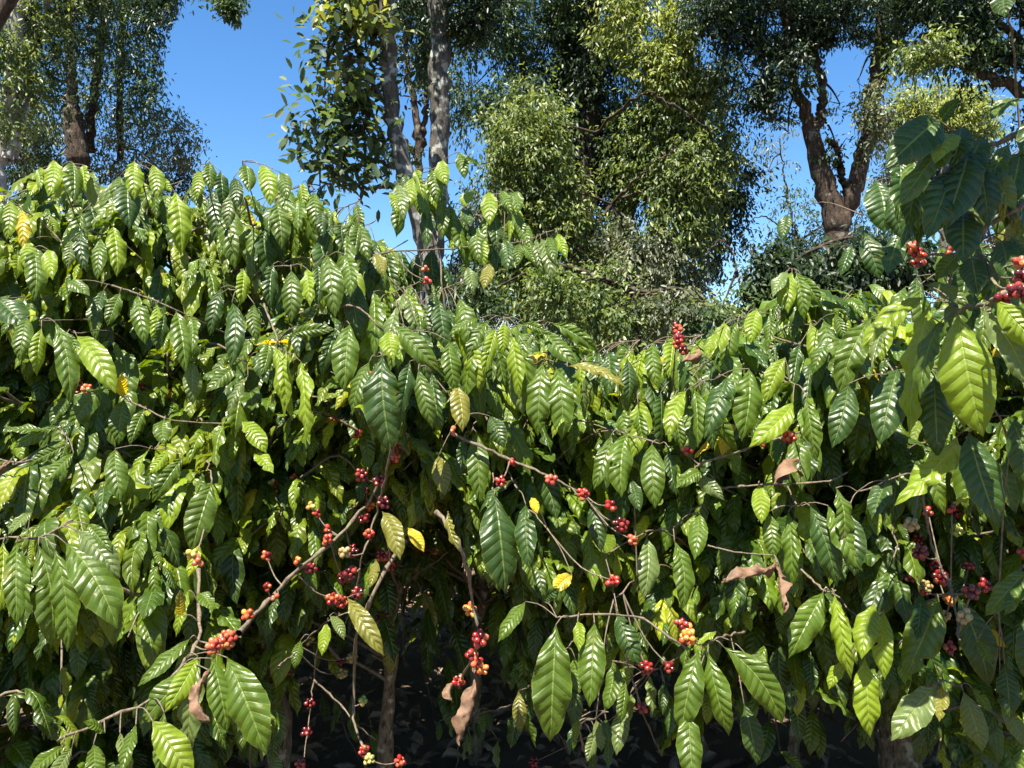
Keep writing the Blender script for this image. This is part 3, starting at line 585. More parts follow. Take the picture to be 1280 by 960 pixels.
# the pair of big pale leaves, lower centre
S(C_, [(860,812,.04),(835,795,.0),(800,772,0),(745,768,0),(712,770,0),(696,772,0)], [(695,781,688,927,-4,.39,g),(743,778,737,884,6,.38,g),(722,776,724,815,30,.4,y),(657,752,622,803,10,.36,g),(680,752,700,735,20,.4,d)], [], seed=49, dz=-.1, thick=.0028, label='thin green twig with two broad pale leaves')
S(C_, None, [(808,671,804,748,-20,.40,p),(843,676,853,762,5,.34,g),(872,640,868,700,20,.4,g)], seed=50)
S(C_, None, [(740,628,752,690,0,.4,d),(772,764,800,832,0,.46,d)], seed=51)
S(C_, [(930,790,.2),(900,797,.05),(885,806,0)], [(873,812,851,918,-6,.38,g),(885,815,911,920,14,.34,g),(905,809,978,905,20,.36,g),(862,885,868,985,-10,.38,g),(930,880,946,955,15,.42,d),(895,790,872,806,20,.4,y),(936,822,962,840,20,.4,p)], [(856,785,20,('red','orange'),-.05),(860,796,12,'orange',-.05)], seed=52, dz=-.06)
S(C_, None, [(790,600,800,640,10,.4,d),(745,900,752,940,0,.4,p)], [(808,834,15,'dark',.1),(836,833,7,'dark',.1),(667,953,16,'dark',.3),(803,885,6,'red',.05)], seed=53)
S(C_, [(855,412,.02),(846,425,0),(843,450,.02),(840,500,.2)], [(870,434,852,452,20,.5,B)], [(846,411,9,'red',-.02),(850,432,16,('red','dark'),-.02),(848,422,8,'red',-.02)], seed=54, label='upright twig tipped with red cherries')
S(C_, None, [(936,461,927,552,-5,.46,g),(909,472,880,548,12,.42,d),(858,488,836,550,-15,.36,y),(868,486,872,560,40,.3,g)], seed=55)
S(C_, None, [(981,447,956,504,-20,.40,y),(991,503,936,559,-6,.36,y),(1008,496,1021,577,25,.30,g)], seed=56)
S(C_, None, [(946,386,938,430,0,.5,y),(962,392,958,440,30,.3,g),(905,402,884,450,15,.36,y),(922,402,906,462,-15,.38,g),(896,416,880,446,10,.36,y)], seed=57)
S(C_, [(1005,400,.2),(998,360,.1),(990,338,0)], [(984,340,966,372,20,.4,p),(990,340,985,392,-15,.36,y),(996,340,1006,400,10,.36,g),(1002,344,1028,386,20,.32,g),(978,346,975,384,40,.36,y)], seed=58)
S(C_, None, [(1012,404,1022,470,10,.34,y),(1030,400,1040,470,-20,.36,g),(1000,430,990,488,-35,.3,d),(1044,392,1060,430,20,.36,g)], seed=59)
S(C_, [(860,590,.02),(880,578,0),(920,566,0),(955,553,0),(1000,540,.05)], [(868,595,905,625,10,.42,p)], [(952,552,8,'red',-.02),(987,546,13,'red',-.03),(859,563,7,'red',0)], seed=60, thick=.0035, label='horizontal twig with red cherries')
S(C_, [(900,610,.02),(950,606,0),(1030,602,0),(1060,590,.05)], [(948,606,952,655,8,.44,y),(1000,575,968,605,20,.5,B),(880,590,845,610,10,.4,g)], seed=61)
S(C_, [(885,682,.0),(920,690,0),(965,694,0)], [(972,706,902,728,15,.22,B),(975,710,980,766,30,.22,B)], seed=62, dz=-.1, thick=.002, label='thin bare twig with a curled dead leaf')
S(C_, None, [(1012,632,1046,733,15,.34,d),(1035,632,1078,714,-20,.34,g),(985,640,990,735,30,.26,g),(960,640,966,700,0,.42,g)], seed=63)
S(C_, [(1000,710,.1),(1030,738,0),(1045,738,0)], [(1029,740,986,823,-8,.40,g),(1043,742,1064,850,25,.24,y)], seed=64, dz=-.05)
S(C_, None, [(1094,755,1077,824,5,.42,y),(1105,764,1106,850,20,.34,y),(1081,822,1088,922,-5,.38,y),(1060,826,1036,862,10,.4,y)], seed=65)
S(C_, None, [(975,938,1005,964,0,.4,g)], seed=66)
# right bush
S(D_, [(1300,330,.1),(1262,362,0),(1235,378,0),(1200,388,.05)], [(1197,393,1229,546,-6,.44,y),(1228,388,1288,486,8,.34,p),(1246,374,1310,440,-8,.5,y),(1163,379,1137,548,48,.28,y),(1155,372,1075,436,20,.30,y),(1156,356,1212,384,24,.34,p),(1187,412,1206,537,55,.3,o_,.09),(1178,400,1150,500,40,.28,g)], [(1255,372,6,'dark',0)], seed=70, thick=.0045, label='thick twig bearing the largest pale leaves')
S(D_, None, [(1088,398,1049,494,-10,.36,g),(1100,392,1102,452,20,.4,y),(1108,410,1090,460,40,.3,p)], seed=71)
S(D_, None, [(1122,460,1100,556,8,.44,d),(1168,470,1172,572,-10,.40,d),(1060,480,1040,560,0,.42,d)], seed=72, dz=.06)
S(D_, None, [(1211,540,1248,658,-5,.42,d),(1196,546,1118,632,28,.30,y),(1262,520,1290,620,10,.4,d)], seed=73, dz=-.05)
S(D_, None, [(1060,640,1068,720,10,.44,d),(1045,610,1052,690,-30,.34,g),(1110,600,1090,650,10,.42,d)], seed=74)
S(D_, [(1130,770,.1),(1168,748,0),(1190,742,0)], [(1173,747,1131,848,-4,.42,g),(1197,747,1236,858,6,.40,d),(1150,742,1146,800,20,.4,d)], [(1139,721,9,'dark',.15),(1170,707,15,'dark',.15),(1211,707,8,'dark',.15),(1232,732,9,'dark',.12),(1187,809,6,'red',.05),(1160,640,5,'dark',.2),(1180,770,9,'tan',.15),(1190,636,3,'red',.05)], seed=75, dz=-.03)
S(D_, [(1145,870,.1),(1175,852,0),(1200,858,0)], [(1170,857,1114,926,-6,.44,p),(1204,864,1228,940,10,.44,p),(1177,858,1174,902,10,.4,o_),(1215,860,1240,892,30,.4,g)], seed=76, dz=-.05)
S(D_, [(1300,700,.05),(1285,705,0),(1270,715,0)], [(1284,712,1231,770,10,.40,g),(1285,728,1256,770,20,.34,g),(1290,760,1290,860,0,.4,d)], [(1279,690,4,'red',0)], seed=77, dz=-.04)
S(D_, None, [(1250,880,1286,936,0,.4,p),(1222,800,1240,830,20,.4,g),(1256,830,1262,900,0,.44,d),(1262,560,1284,660,20,.3,d)], seed=78)
# overhanging near branches, upper right
S(D_, [(1310,150,.0),(1280,165,0),(1245,178,0),(1213,195,0),(1195,222,0),(1178,246,0),(1162,268,0),(1152,295,0),(1147,312,0)],
  [(1172,150,1106,210,-5,.5,d),(1184,172,1120,262,18,.34,g),(1176,152,1200,122,10,.4,d),(1186,168,1168,205,30,.4,y),(1272,126,1238,150,20,.36,g),(1232,170,1202,250,-10,.42,d),(1222,200,1236,284,0,.42,d),
   (1188,215,1158,300,-25,.4,d),(1260,180,1228,268,20,.3,g),(1276,190,1262,260,0,.4,d),(1200,160,1190,210,10,.5,d),(1212,186,1180,290,15,.42,d),(1290,140,1290,230,0,.44,d)],
  [(1145,314,13,('coral','red'),-.02),(1148,328,6,'red',0)], seed=80, thick=.0048, label='long pale branch arching over the bush at upper right')
over = []
rg = np.random.default_rng(9)
for k in range(30):
    ox, oy = rg.uniform(1070, 1300), rg.uniform(-210, -105); over.append((ox, oy, ox+rg.uniform(-60, 60), oy+rg.uniform(60, 88), rg.uniform(-40, 40), .46, 'gd'[k % 2], rg.uniform(-.05, .04)))
S(D_, [(1420,-80,.2),(1330,-150,.05),(1200,-190,0),(1080,-190,0)], over[:16], seed=90, dz=-.1, thick=.005)
S(D_, [(1450,0,.2),(1360,-90,.05),(1250,-125,0),(1120,-130,0)], over[16:], seed=91, dz=-.12, thick=.005)
fill(D_, 1195, 1290, 180, 300, 14, .08, 220, (60, 90), 'ddgod'); fill(D_, 1130, 1290, 300, 370, 14, .2, 221, (50, 80), 'gddg'); fill(D_, 1120, 1190, 180, 260, 6, .06, 222, (60, 85), 'dgd')
S(D_, [(1310,225,.0),(1280,254,0),(1257,270,0),(1232,284,0),(1226,300,0),(1208,318,0),(1165,318,.03)],
  [(1203,262,1204,330,0,.54,d),(1216,258,1244,268,15,.3,p),(1206,268,1182,300,0,.42,g),(1200,318,1168,350,-10,.44,g),(1214,322,1222,370,0,.44,d),(1250,300,1262,360,20,.4,d),(1238,210,1270,262,10,.4,p),(1264,296,1278,340,10,.42,d)],
  [(1187,315,3,'coral',-.01),(1207,313,2,'dark',0),(1276,328,5,'coral',-.02),(1272,362,8,'dark',0),(1282,366,7,'dark',-.01),(1278,346,6,'dark',0)], seed=81, thick=.0046, label='crooked white twig with a few cherries')
S(D_, None, [(1252,-8,1256,22,0,.6,d)], seed=82, dz=.0)
S(D_, None, [(1094,226,1106,292,-20,.7,d),(1112,240,1128,300,20,.5,d),(984,268,978,300,20,.5,d),(1080,290,1100,350,0,.5,d),(1130,290,1110,345,10,.5,d),(1065,306,1050,346,20,.5,d)], seed=83, dz=1.0)
# tall sprig above the middle
S(B_, [(560,420,.35),(552,350,.15),(545,270,.05),(552,206,0)], [(539,212,546,255,-12,.44,g),(554,200,560,232,10,.44,y),(573,190,581,224,20,.42,g),(515,222,510,264,12,.4,y),(498,230,505,275,-8,.42,p),(532,260,532,312,30,.36,d),(518,212,530,250,50,.3,y),(548,250,552,300,45,.34,g),(486,240,496,268,10,.4,y),(600,206,574,196,30,.3,g)], seed=84)
S(B_, [(555,390,.3),(570,300,.1),(595,252,0),(632,240,0)], [(585,240,583,258,0,.7,y),(562,255,564,306,20,.4,g),(576,262,590,282,0,.5,d),(610,240,612,282,10,.42,y),(626,238,640,268,-10,.42,g),(642,240,648,266,10,.42,g),(596,282,600,330,12,.42,g),(618,270,622,318,-20,.4,d),(640,268,656,300,20,.38,g),(602,296,606,336,40,.4,y),(585,334,592,366,-5,.5,p),(630,300,634,340,10,.4,d),(572,280,566,316,30,.36,y),(612,330,604,362,10,.5,o_)], seed=85)
rg = np.random.default_rng(4); fl = []
for k in range(16):
    fx = rg.uniform(560, 655); fy = rg.uniform(238, 300)+abs(fx-610)*.2; fl.append((fx, fy, fx+rg.uniform(-10, 14), fy+rg.uniform(34, 56), rg.uniform(-60, 60), .4, 'gydg'[k % 4], rg.uniform(0, .12)))
for k in range(8):
    fx = rg.uniform(495, 560); fy = rg.uniform(205, 250); fl.append((fx, fy, fx+rg.uniform(-10, 10), fy+rg.uniform(34, 50), rg.uniform(-60, 60), .4, 'gydg'[k % 4], rg.uniform(0, .12)))
S(B_, [(560,420,.4),(575,320,.2),(600,262,.08),(640,250,.05)], fl[:16], seed=93)
S(B_, [(550,420,.4),(545,330,.2),(530,230,.06)], fl[16:], seed=94)
S(B_, [(430,330,.1),(480,316,0),(540,312,0),(600,308,0),(650,302,0),(692,288,.0)], [(653,306,670,332,10,.34,g),(670,299,680,346,-8,.34,p),(684,296,694,330,8,.36,g),(697,292,709,324,15,.34,y),(662,302,676,350,30,.3,g),(650,304,648,332,-10,.44,g),(676,298,690,350,0,.34,p),(470,318,480,344,10,.4,o_)], [(532,336,3,'coral',-.01),(534,351,3,'coral',-.01)], seed=86, thick=.0026, label='thin bare twig across the gap')

# ------------------------------------------------------------------ forest trees
SKYP = [([(228,-80),(228,0),(203,70),(213,125),(258,162),(264,185),(242,212),(260,235),(380,250),(412,225),(385,210),(362,165),(398,135),(383,100),(392,40),(408,0),(408,-80),(318,-80),(312,8),(300,34),(284,34),(262,8),(240,-10)], .985),
 ([(905,320),(872,385),(935,392),(955,310),(1015,268),(1012,228),(985,160),(945,140),(962,205),(940,250)], .42),
 ([(1030,66),(1062,58),(1088,66),(1086,105),(1064,125),(1034,112)], .93),([(1038,145),(1060,140),(1072,190),(1052,200)], .6),
 ([(1130,118),(1190,84),(1280,96),(1280,150),(1225,118),(1180,100)], .6),([(1230,10),(1285,20),(1285,60),(1250,45)], .7),([(440,60),(480,50),(486,110),(462,120)], .6),([(505,235),(560,250),(552,380),(520,380)], .9),
 ([(868,50),(892,50),(895,85),(872,82)], .8),([(590,170),(610,170),(612,245),(588,240)], .6),([(788,250),(816,252),(812,290),(790,292)], .7),([(798,28),(835,30),(832,52),(800,52)], .6),([(490,60),(512,60),(540,150),(520,200),(500,160)], .55),
 ([(100,20),(230,30),(262,200),(170,215),(60,230),(70,120)], .4),
 ([(950,15),(985,10),(990,40),(960,48)], .7),([(1070,8),(1100,12),(1104,40),(1076,38)], .7),([(900,60),(940,55),(950,100),(910,110)], .5),([(1130,30),(1160,26),(1165,52),(1135,56)], .7),
 ([(570,80),(600,60),(620,110),(590,130)],.5),([(1230,255),(1280,250),(1280,330),(1236,330)],.6)]
def in_sky(px, py, rng):
    kill = np.zeros(px.shape, bool); jx = px+rng.normal(0, 4, px.shape); jy = py+rng.normal(0, 4, px.shape)
    for poly, pr in SKYP:
        q = np.array(poly, float); ins = np.zeros(px.shape, bool); j = len(q)-1
        for i in range(len(q)):
            c = ((q[i, 1] > jy) != (q[j, 1] > jy)) & (jx < (q[j, 0]-q[i, 0])*(jy-q[i, 1])/(q[j, 1]-q[i, 1]+1e-9)+q[i, 0]); ins ^= c; j = i
        kill |= ins & (rng.random(px.shape) < pr)
    return kill
SKYGAP = []    # (px, py, rx, ry, probability of being kept clear)
YG = [(.13, .15, .035), (.18, .18, .045), (.08, .11, .03)]  # yellow-green that paints sunlight into the upper bough clumps
def tree(label, group, d, trunks, blobs, mat, leaf, pal, seed, droop=.5, twigs=True, dense=1.0, gaps=(), wob=.03, thin=False):
    rng = np.random.default_rng(seed); base = trunks[0][0]; bx = (base[0]-640)/F*d
    root = tag(empty('tree', (bx, d, 0)), label, 'tree', group); org = np.array([bx, d, 0.])
    tpts = []
    for k, tr in enumerate(trunks):
        pts = [P(q[0], q[1], d+(q[3] if len(q) > 3 else 0)) for q in tr]; rad = [q[2]/F*d for q in tr]
        if k == 0:
            p0 = pts[0].copy(); p0[2] = -.1; pts = [p0]+pts; rad = [rad[0]*1.35]+rad
        n = 44; sp_ = spline(pts, n); rr = np.interp(np.linspace(0, 1, n), np.linspace(0, 1, len(rad)), rad)
        sp_[1:-1] += rng.normal(0, wob*.6, (n-2, 3)); g = Geo(); tube(g, sp_, rr*(1+.035*rng.normal(0, 1, n)), 16, rough=.03, rng=rng)
        g.build('trunk' if k == 0 else 'limb', mat, root, org); tpts.append(sp_)
    allp = np.concatenate(tpts)
    V, C_l = [], []; gtw = Geo()
    for bl in blobs:
        px, py, rx, ry, n = bl[:5]; dd = bl[5] if len(bl) > 5 else 0.; pal_i = bl[6] if len(bl) > 6 else None
        n = int(n*dense); D = d+dd; c = P(px, py, D); rad = np.array([rx/F*D, max(rx, ry)/F*D*.7, ry/F*D])
        n = int(n*1.7); leaf = (leaf[0], leaf[1], leaf[2]); fs = .74 if not thin else .95
        if thin: n = int(n/1.7)
        u = nrm(rng.normal(0, 1, (n, 3)))*rng.uniform(.25, 1, (n, 1))**.55*(1+.18*rng.normal(0, 1, (n, 1)))
        nc = max(3, n//16); cu = nrm(rng.normal(0, 1, (nc, 3)))*rng.uniform(.3, 1, (nc, 1))**.5; pickc = rng.integers(0, nc, n)
        u = np.where((rng.random(n) < .8)[:, None], cu[pickc]+rng.normal(0, 1, (n, 3))*[.09, .09, .22], u)
        sc_ = c+u*rad
        qx, qy, _ = proj(sc_); keep = np.ones(n, bool)
        for (gx, gy, grx, gry, pr) in gaps:
            keep &= ~((((qx-gx)/grx)**2+((qy-gy)/gry)**2 < 1) & (rng.random(n) < pr))
        keep &= (sc_[:, 2] > .3) & ~in_sky(qx, qy, rng)
        sc_ = sc_[keep]; n = len(sc_)
        if n == 0: continue
        # a limb to the clump and twigs through it
        j = int(np.argmin(np.linalg.norm(allp-c-Z*.5, axis=1))); q = allp[j]
        lm = np.linalg.norm(c-q)
        tube(gtw, spline([q, q*.5+c*.5+Z*.15*lm+rng.normal(0, .1, 3)*lm*.4, c], 12), np.linspace(.022+.006*lm, .01, 12), 5)
        if twigs:
            for t_ in sc_[:max(2, n//(26 if not thin else 3))]:
                tube(gtw, spline([c, (c+t_)/2+rng.normal(0, .08, 3)+Z*.06, t_], 6), np.linspace(.011, .004, 6), 3)
        m = leaf[2]; LLn, LWd = leaf[0]*fs, leaf[1]*fs
        dirn = nrm(rng.normal(0, 1, (n, 3))*[1, 1, .5]-Z*droop+u[keep]*.6); slen = rng.uniform(.6, 1.4, n)*LLn*m*.42
        tt = np.linspace(0, 1, m)[None, :, None]; lb = sc_[:, None]+dirn[:, None]*slen[:, None, None]*tt+rng.normal(0, LLn*.3, (n, m, 3))
        ld = nrm(dirn[:, None]*.6+rng.normal(0, .7, (n, m, 3))-Z*droop); ll = LLn*rng.uniform(.65, 1.2, (n, m, 1)); lw = LWd*rng.uniform(.8, 1.2, (n, m, 1))
        sd = nrm(np.cross(ld, nrm(rng.normal(0, .55, (n, m, 3))+np.array([-.1, -.35, 1.])))); up = np.cross(sd, ld)
        a0 = lb; a3 = lb+ld*ll-Z*ll*.14; m5 = lw*.5
        l1 = lb+ld*ll*.28+sd*m5*.85+up*lw*.10; l2 = lb+ld*ll*.66+sd*m5*.9+up*lw*.10-Z*ll*.04
        r1 = lb+ld*ll*.28-sd*m5*.85+up*lw*.10; r2 = lb+ld*ll*.66-sd*m5*.9+up*lw*.10-Z*ll*.04
        v = np.stack([a0, l1, l2, a3, r2, r1], 2)
        v = v.reshape(-1, 6, 3); tx, ty, _ = proj(v[:, 3]); ok = ~in_sky(tx, ty, rng) if not thin else np.ones(len(v), bool)
        V.append(v[ok])
        pp = np.array(pal if pal_i is None else pal_i); pick = rng.integers(0, len(pp), n); cb = pp[pick]*rng.uniform(.75, 1.25, (n, 1))
        C_l.append((np.repeat(cb, m, 0)*rng.uniform(.8, 1.2, (n*m, 1)))[ok])
    V = np.concatenate(V); Cc = np.concatenate(C_l); nn = len(V)
    i = np.arange(nn)*6; f = np.concatenate([np.stack([i, i+3, i+2, i+1], -1), np.stack([i, i+5, i+4, i+3], -1)])
    g = Geo(); g.add(V, f, None, np.repeat(Cc, 6, 0)); o = g.build('crown', M_TREE, root, org, smooth=False)
    if not gtw.empty(): gtw.build('branch', M_BROWN, root, org)
    print('tree', label[:30], nn)
    return root
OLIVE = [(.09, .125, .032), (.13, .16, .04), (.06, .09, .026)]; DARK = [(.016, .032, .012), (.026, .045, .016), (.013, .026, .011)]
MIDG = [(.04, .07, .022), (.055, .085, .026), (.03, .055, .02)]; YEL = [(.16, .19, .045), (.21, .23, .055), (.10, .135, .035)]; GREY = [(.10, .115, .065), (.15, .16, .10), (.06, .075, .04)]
GT = 'forest trees behind the coffee rows'
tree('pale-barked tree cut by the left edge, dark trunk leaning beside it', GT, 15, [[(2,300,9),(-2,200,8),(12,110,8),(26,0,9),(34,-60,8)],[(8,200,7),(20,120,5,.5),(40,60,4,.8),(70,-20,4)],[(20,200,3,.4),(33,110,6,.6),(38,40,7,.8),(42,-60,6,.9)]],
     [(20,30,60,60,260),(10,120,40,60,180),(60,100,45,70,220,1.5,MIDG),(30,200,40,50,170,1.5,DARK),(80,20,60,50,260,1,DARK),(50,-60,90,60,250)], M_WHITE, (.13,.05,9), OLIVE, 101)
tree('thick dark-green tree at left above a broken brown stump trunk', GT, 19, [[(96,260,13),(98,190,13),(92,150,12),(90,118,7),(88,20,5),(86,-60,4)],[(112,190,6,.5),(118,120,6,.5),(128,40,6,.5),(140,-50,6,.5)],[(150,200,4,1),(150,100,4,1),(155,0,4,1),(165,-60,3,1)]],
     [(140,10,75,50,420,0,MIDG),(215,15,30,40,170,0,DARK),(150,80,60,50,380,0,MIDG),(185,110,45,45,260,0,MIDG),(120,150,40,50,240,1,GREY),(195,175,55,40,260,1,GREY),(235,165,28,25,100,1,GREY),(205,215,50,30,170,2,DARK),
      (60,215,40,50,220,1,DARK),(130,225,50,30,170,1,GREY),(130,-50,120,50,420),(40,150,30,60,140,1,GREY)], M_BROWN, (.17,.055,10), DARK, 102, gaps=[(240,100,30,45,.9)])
tree('slim tree reaching over the blue sky gap from above, only its drooping tip in view', GT, 12, [[(-60,300,9),(-30,100,9),(60,-80,8),(180,-110,5),(270,-50,3)]], [(286,0,18,16,60,0,MIDG),(292,16,9,11,22,0,MIDG),(200,-60,60,40,160)], M_BROWN, (.13,.05,8), MIDG, 103)
tree('slanting grey trunk, left of the two mottled trunks, with broad-leaved boughs against the sky', GT, 11, [[(545,390,13),(528,290,12),(508,220,11),(490,150,10.5),(486,80,10),(482,0,11),(480,-80,10)],[(492,150,3),(470,110,2.5),(440,70,2),(410,40,1.5)],[(505,215,3,.3),(470,200,2.5,.3),(430,190,2,.3),(390,165,1.3,.3)],[(510,230,3,.4),(460,235,2.5,.4),(400,225,1.6,.4)]],
     [(430,30,30,13,44,-.4,YG),(445,45,40,10,30,0,DARK),(410,60,22,20,26),(440,75,30,14,30),(430,105,28,8,30,-.4,YG),(405,122,26,12,24),(385,128,14,6,10),(445,130,30,20,38),(425,155,34,14,34),(385,165,22,9,18),(400,185,24,14,24),
      (430,195,26,18,30),(455,170,22,24,34),(470,120,14,30,26),(425,222,26,12,26),(400,232,18,8,12),(460,215,20,18,26),(420,0,24,14,34,-.4,YG),(440,-40,60,30,90),(470,50,16,30,26),(462,8,20,14,22,0,YEL)],
     M_GREY, (.19,.085,6), [(.05,.08,.032),(.07,.10,.038),(.035,.06,.025)], 104, droop=.1, dense=.62, thin=True, gaps=[(395,90,14,10,.9),(380,205,14,10,.9)])
tree('straight upright grey trunk with pale lichen patches, right of the slanting one', GT, 11.5, [[(533,400,12),(543,300,12),(548,220,12),(550,120,12.5),(551,40,13),(552,-80,12)],[(552,10,5),(590,-30,4),(640,-70,3)]],
     [(600,-10,45,35,150),(580,40,25,30,70),(520,10,24,30,70,1,DARK),(550,-60,110,40,250),(520,80,20,30,50,1.2,DARK)], M_GREY, (.12,.045,9), DARK, 105)
tree('thin dark double-stemmed tree between the two mottled grey trunks', GT, 14, [[(526,330,5),(524,220,5),(520,150,4.5),(510,90,3.5),(505,20,2.5)],[(527,190,4),(532,120,3),(530,40,2.5)],[(522,200,2.5),(505,175,2),(490,160,1.5)]],
     [(515,60,22,30,50),(525,110,25,25,42),(500,180,22,25,34),(520,20,30,30,70),(525,250,25,20,34)], M_BROWN, (.16,.06,7), DARK, 106)
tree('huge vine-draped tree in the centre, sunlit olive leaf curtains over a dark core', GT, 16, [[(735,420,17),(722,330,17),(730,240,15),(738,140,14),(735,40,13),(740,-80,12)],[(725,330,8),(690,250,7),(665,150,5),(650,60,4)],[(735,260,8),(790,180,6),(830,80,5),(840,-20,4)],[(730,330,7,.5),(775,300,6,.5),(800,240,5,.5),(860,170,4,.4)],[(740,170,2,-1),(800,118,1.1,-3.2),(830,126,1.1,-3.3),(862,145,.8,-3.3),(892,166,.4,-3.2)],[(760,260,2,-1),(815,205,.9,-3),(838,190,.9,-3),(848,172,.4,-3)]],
     [(655,190,50,70,560,-1.6,OLIVE),(680,260,50,50,420,-1.6,OLIVE),(610,240,35,60,220,0,MIDG),(640,120,50,40,280,-.6,MIDG),(620,30,50,50,300,-.4,MIDG),(700,60,50,60,340,.6,DARK),(745,120,55,90,620,.2,DARK),(745,260,60,80,520,.4,DARK),  # sunlit outer clumps and shaded core put into the leaf palettes
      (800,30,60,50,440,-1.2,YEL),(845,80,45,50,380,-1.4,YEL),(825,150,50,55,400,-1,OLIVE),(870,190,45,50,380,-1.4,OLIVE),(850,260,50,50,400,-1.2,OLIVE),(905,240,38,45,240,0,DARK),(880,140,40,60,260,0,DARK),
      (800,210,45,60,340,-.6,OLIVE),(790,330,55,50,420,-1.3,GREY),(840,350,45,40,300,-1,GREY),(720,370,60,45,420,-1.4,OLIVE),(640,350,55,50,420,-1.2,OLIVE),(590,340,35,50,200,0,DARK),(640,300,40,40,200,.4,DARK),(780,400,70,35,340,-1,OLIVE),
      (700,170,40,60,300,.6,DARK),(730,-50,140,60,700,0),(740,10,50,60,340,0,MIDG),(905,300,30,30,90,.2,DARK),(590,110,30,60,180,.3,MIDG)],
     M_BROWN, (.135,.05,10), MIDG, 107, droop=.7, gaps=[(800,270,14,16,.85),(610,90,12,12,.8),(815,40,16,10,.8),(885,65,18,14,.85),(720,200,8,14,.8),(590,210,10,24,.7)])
tree('forked rough-barked brown tree on the right with crooked limbs and a dark overhead canopy', GT, 14, [[(1047,350,14.8),(1046,300,14.8),(1040,262,14.1),(1022,200,11.3),(1012,150,8.4),(994,112,6.3),(986,70,5.6),(980,0,5.6)],[(1046,290,11.3),(1068,235,10.6),(1082,180,9.2),(1090,120,7.7),(1098,60,6.3),(1104,-20,5.6)],[(1018,165,6.3),(1028,125,5.6),(1022,80,4.9),(1012,40,4.9),(1010,-20,4.2)],[(1062,250,5.6),(1052,215,4.9),(1045,185,4.2),(1035,175,2.8)],[(1090,140,3.5),(1108,90,4.0),(1116,40,2.8)],[(1084,190,2.8),(1100,165,2.1),(1112,150,2.2)]],
     [(930,30,50,40,420,.3,DARK),(985,30,50,35,440,.1,DARK),(1050,20,60,28,420,0),(1120,20,50,28,300,0,MIDG),(930,90,40,35,260,0,DARK),(960,125,26,24,110,0,DARK),(1000,80,26,26,110,-.5,DARK),(900,10,50,40,300,0,DARK),(1000,-50,160,50,900,0,DARK),
      (1075,95,16,30,50,-.3,GREY),(1085,150,22,35,90,-.5,GREY),(1048,190,18,22,40,0,MIDG),(1050,130,14,20,26,0,GREY),(985,165,26,20,36,.3,GREY),(1120,60,30,25,80,0,OLIVE),(1015,60,20,14,50,0,DARK)],
     M_BROWN, (.13,.045,9), DARK, 108, dense=.75, gaps=[(1060,70,24,26,.93),(1050,110,22,24,.85),(955,190,25,30,.9),(1010,150,34,60,.55)], wob=.03)
tree('dark tree leaning in from the right edge with sinuous limbs high across the frame', GT, 12, [[(1390,520,12),(1370,300,11),(1330,160,9),(1270,110,7),(1210,85,5),(1170,60,3.5)],[(1300,130,5),(1280,60,5),(1230,25,5),(1150,45,3.5)],[(1330,160,5),(1290,60,4),(1275,0,3)]],
     [(1180,10,60,26,300,0,DARK),(1250,20,50,30,240,0),(1190,60,45,18,130,0,MIDG),(1240,80,40,18,100,0,DARK),(1160,55,30,18,90,-.5,OLIVE),(1270,60,30,20,80,0),(1230,-40,120,40,420),(1300,140,50,50,140)], M_BROWN, (.12,.045,9), DARK, 109, gaps=[(1262,35,18,16,.8),(1216,42,14,10,.7)])
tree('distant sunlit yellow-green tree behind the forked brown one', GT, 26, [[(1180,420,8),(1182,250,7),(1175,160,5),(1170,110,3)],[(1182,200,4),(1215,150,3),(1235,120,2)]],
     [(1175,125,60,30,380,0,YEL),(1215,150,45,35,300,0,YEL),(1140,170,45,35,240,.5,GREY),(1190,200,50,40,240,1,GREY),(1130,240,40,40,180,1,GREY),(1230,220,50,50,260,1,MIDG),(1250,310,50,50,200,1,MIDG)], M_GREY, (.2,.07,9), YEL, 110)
tree('small feathery grey-green tree low in the sky gap left of the forked brown tree', GT, 21, [[(1010,420,3),(1000,330,2),(985,250,1.3),(975,180,.7)],[(1000,300,1.2),(950,270,.8),(920,300,.5)]],
     [(975,170,26,22,40,0,GREY),(985,255,36,30,90,0,MIDG),(960,215,34,26,24,0,GREY),(1000,310,40,30,220,0,DARK),(945,330,40,24,70,0,GREY),(1080,300,40,40,200,1,DARK),(1110,340,50,35,240,0,MIDG)], M_BROWN, (.16,.05,8), GREY, 111)
tree('low dark-leaved tree just above the right rows, left of the forked trunk base', GT, 12, [[(962,420,5),(960,370,4),(955,330,3)],[(975,400,3),(978,350,2.5),(980,320,2)],[(935,400,2,.2),(922,340,1.6,.2),(905,300,1.2,.2),(880,320,1,.2)]],
     [(968,335,34,26,170),(1000,355,40,20,200),(945,375,40,16,150,0,MIDG),(1090,330,50,26,220),(1140,320,40,30,160),(900,390,50,14,150,0,OLIVE)], M_BROWN, (.15,.065,8), DARK, 112)
tree('olive shrubby tree below the vine-draped giant, just above the middle bush', GT, 10, [[(800,460,6),(795,400,5),(790,360,4)]], [(765,385,30,44,150,0,OLIVE),(835,390,34,30,110,0,GREY),(690,375,26,40,110,0,OLIVE),(900,400,40,14,80,0,MIDG),(600,370,30,36,110,1,MIDG)], M_BROWN, (.11,.045,8), OLIVE, 113)

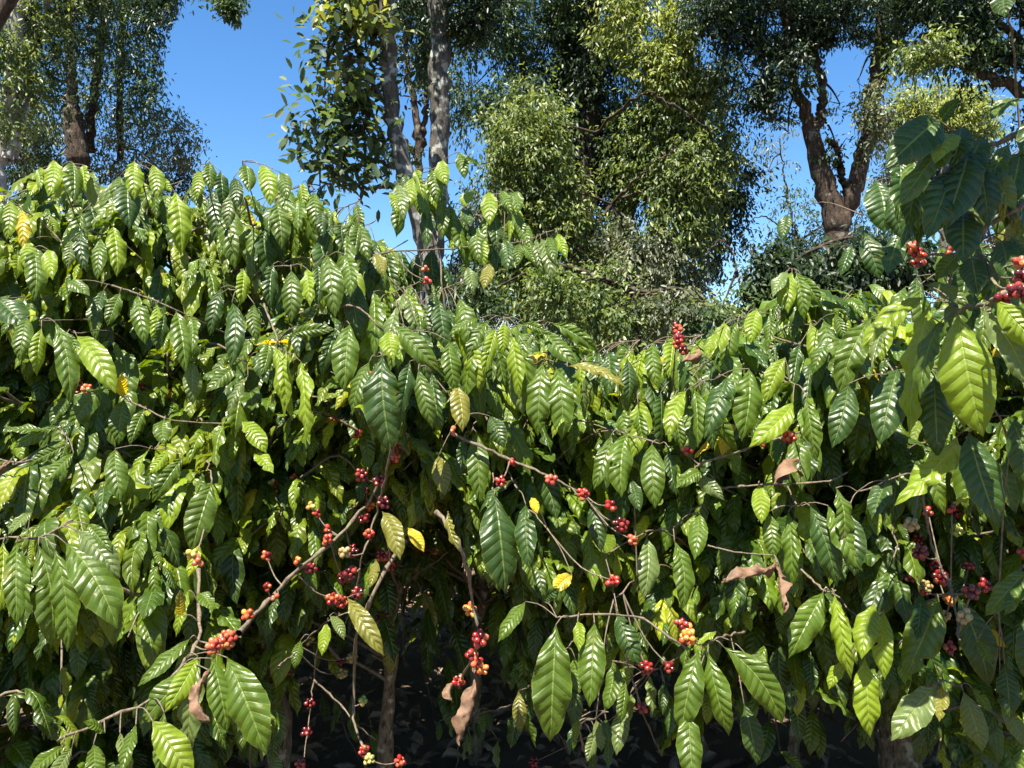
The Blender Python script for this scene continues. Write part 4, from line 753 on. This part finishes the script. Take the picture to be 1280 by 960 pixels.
# ------------------------------------------------------------------ ground, litter
g = Geo(); nn = 90; xs = np.concatenate([[-400, -120, -40], np.linspace(-14, 14, nn), [40, 120, 400]]); ys = np.concatenate([[-200, -40], np.linspace(-3, 22, nn), [60, 160, 600]])
X, Yy = np.meshgrid(xs, ys); Zg = .02*np.sin(X*2.1)*np.cos(Yy*1.7)+.012*np.sin(X*5.3+Yy*4.1); Zg[(abs(X) > 20) | (Yy > 30)] = 0
i = np.arange(len(ys)-1)[:, None]*len(xs)+np.arange(len(xs)-1)[None]
g.add(np.stack([X, Yy, Zg-.02], -1), np.stack([i, i+1, i+len(xs)+1, i+len(xs)], -1)); tag(g.build('ground', M_SOIL), kind='structure')
rng = np.random.default_rng(5); n = 9000
base = np.stack([rng.uniform(-4, 4, n), rng.uniform(1.6, 9, n), rng.uniform(.004, .05, n)], -1); az = rng.uniform(0, 2*np.pi, n); h = np.stack([np.cos(az), np.sin(az), 0*az], -1)
L = rng.uniform(.04, .13, n); mid, side = mids(base, h, L, rng.uniform(0, .7, n), rng.uniform(-.8, .1, n), rng.normal(0, .6, n), rng.normal(0, .5, n), 7, rng.uniform(1, 2, n))
v = leaf_surface(mid, side, L*.38, L, rng.random(n), 7, 4, rng.uniform(-1.2, 1.6, n), np.full(n, .04), .01)
cl = np.array([(.26, .155, .085), (.34, .23, .14), (.16, .09, .055), (.42, .31, .21)])[rng.integers(0, 4, n)]
g = Geo(); g.add(v, leaf_faces(n, 7, 4), leaf_uv(n, 7, 4), np.repeat(cl, 40, 0)); tag(g.build('leaf_litter', M_DEAD), 'dry brown fallen leaves scattered on the soil beneath the bushes', 'leaf litter', kind='stuff')

# ------------------------------------------------------------------ camera, light, sky
cam = bpy.data.cameras.new('camera'); co = bpy.data.objects.new('camera', cam); col.objects.link(co); co.location = (0, 0, CAMZ); co.rotation_euler = (R(90), 0, 0)
cam.sensor_width = 36; cam.lens = 36*F/1280; cam.clip_end = 3000; sc.camera = co
EL, AZ = 65, -28         # sun elevation; azimuth of the sun measured from behind the camera, negative = to the left
sd = Vector((math.sin(R(AZ))*math.cos(R(EL)), -math.cos(R(AZ))*math.cos(R(EL)), math.sin(R(EL))))
sl = bpy.data.lights.new('sun', 'SUN'); sl.energy = 5.0; sl.angle = R(.5); sl.color = (1, .94, .82); so = bpy.data.objects.new('sun', sl); col.objects.link(so)
so.rotation_euler = sd.to_track_quat('Z', 'Y').to_euler(); so.location = (0, 0, 20)
w = bpy.data.worlds.new('World'); sc.world = w; w.use_nodes = True; nt = w.node_tree; nt.nodes.clear()
sk = nt.nodes.new('ShaderNodeTexSky'); sk.sky_type = 'NISHITA'; sk.sun_disc = False; sk.sun_elevation = R(EL); sk.sun_rotation = math.atan2(sd.x, sd.y)
sk.air_density = 1.0; sk.dust_density = .25; sk.ozone_density = 3.5; sk.altitude = 900
bg = nt.nodes.new('ShaderNodeBackground'); bg.inputs[1].default_value = .066; wo = nt.nodes.new('ShaderNodeOutputWorld')
hs = nt.nodes.new('ShaderNodeHueSaturation'); hs.inputs['Saturation'].default_value = 1.22; nt.links.new(sk.outputs[0], hs.inputs['Color']); nt.links.new(hs.outputs[0], bg.inputs[0]); nt.links.new(bg.outputs[0], wo.inputs[0])
sc.view_settings.view_transform = 'Standard'; sc.view_settings.look = 'None'; sc.view_settings.exposure = 1.85; sc.view_settings.gamma = 1
sc.render.engine = 'CYCLES'; sc.cycles.max_bounces = 8; sc.cycles.transmission_bounces = 4; sc.cycles.diffuse_bounces = 5; sc.cycles.glossy_bounces = 2
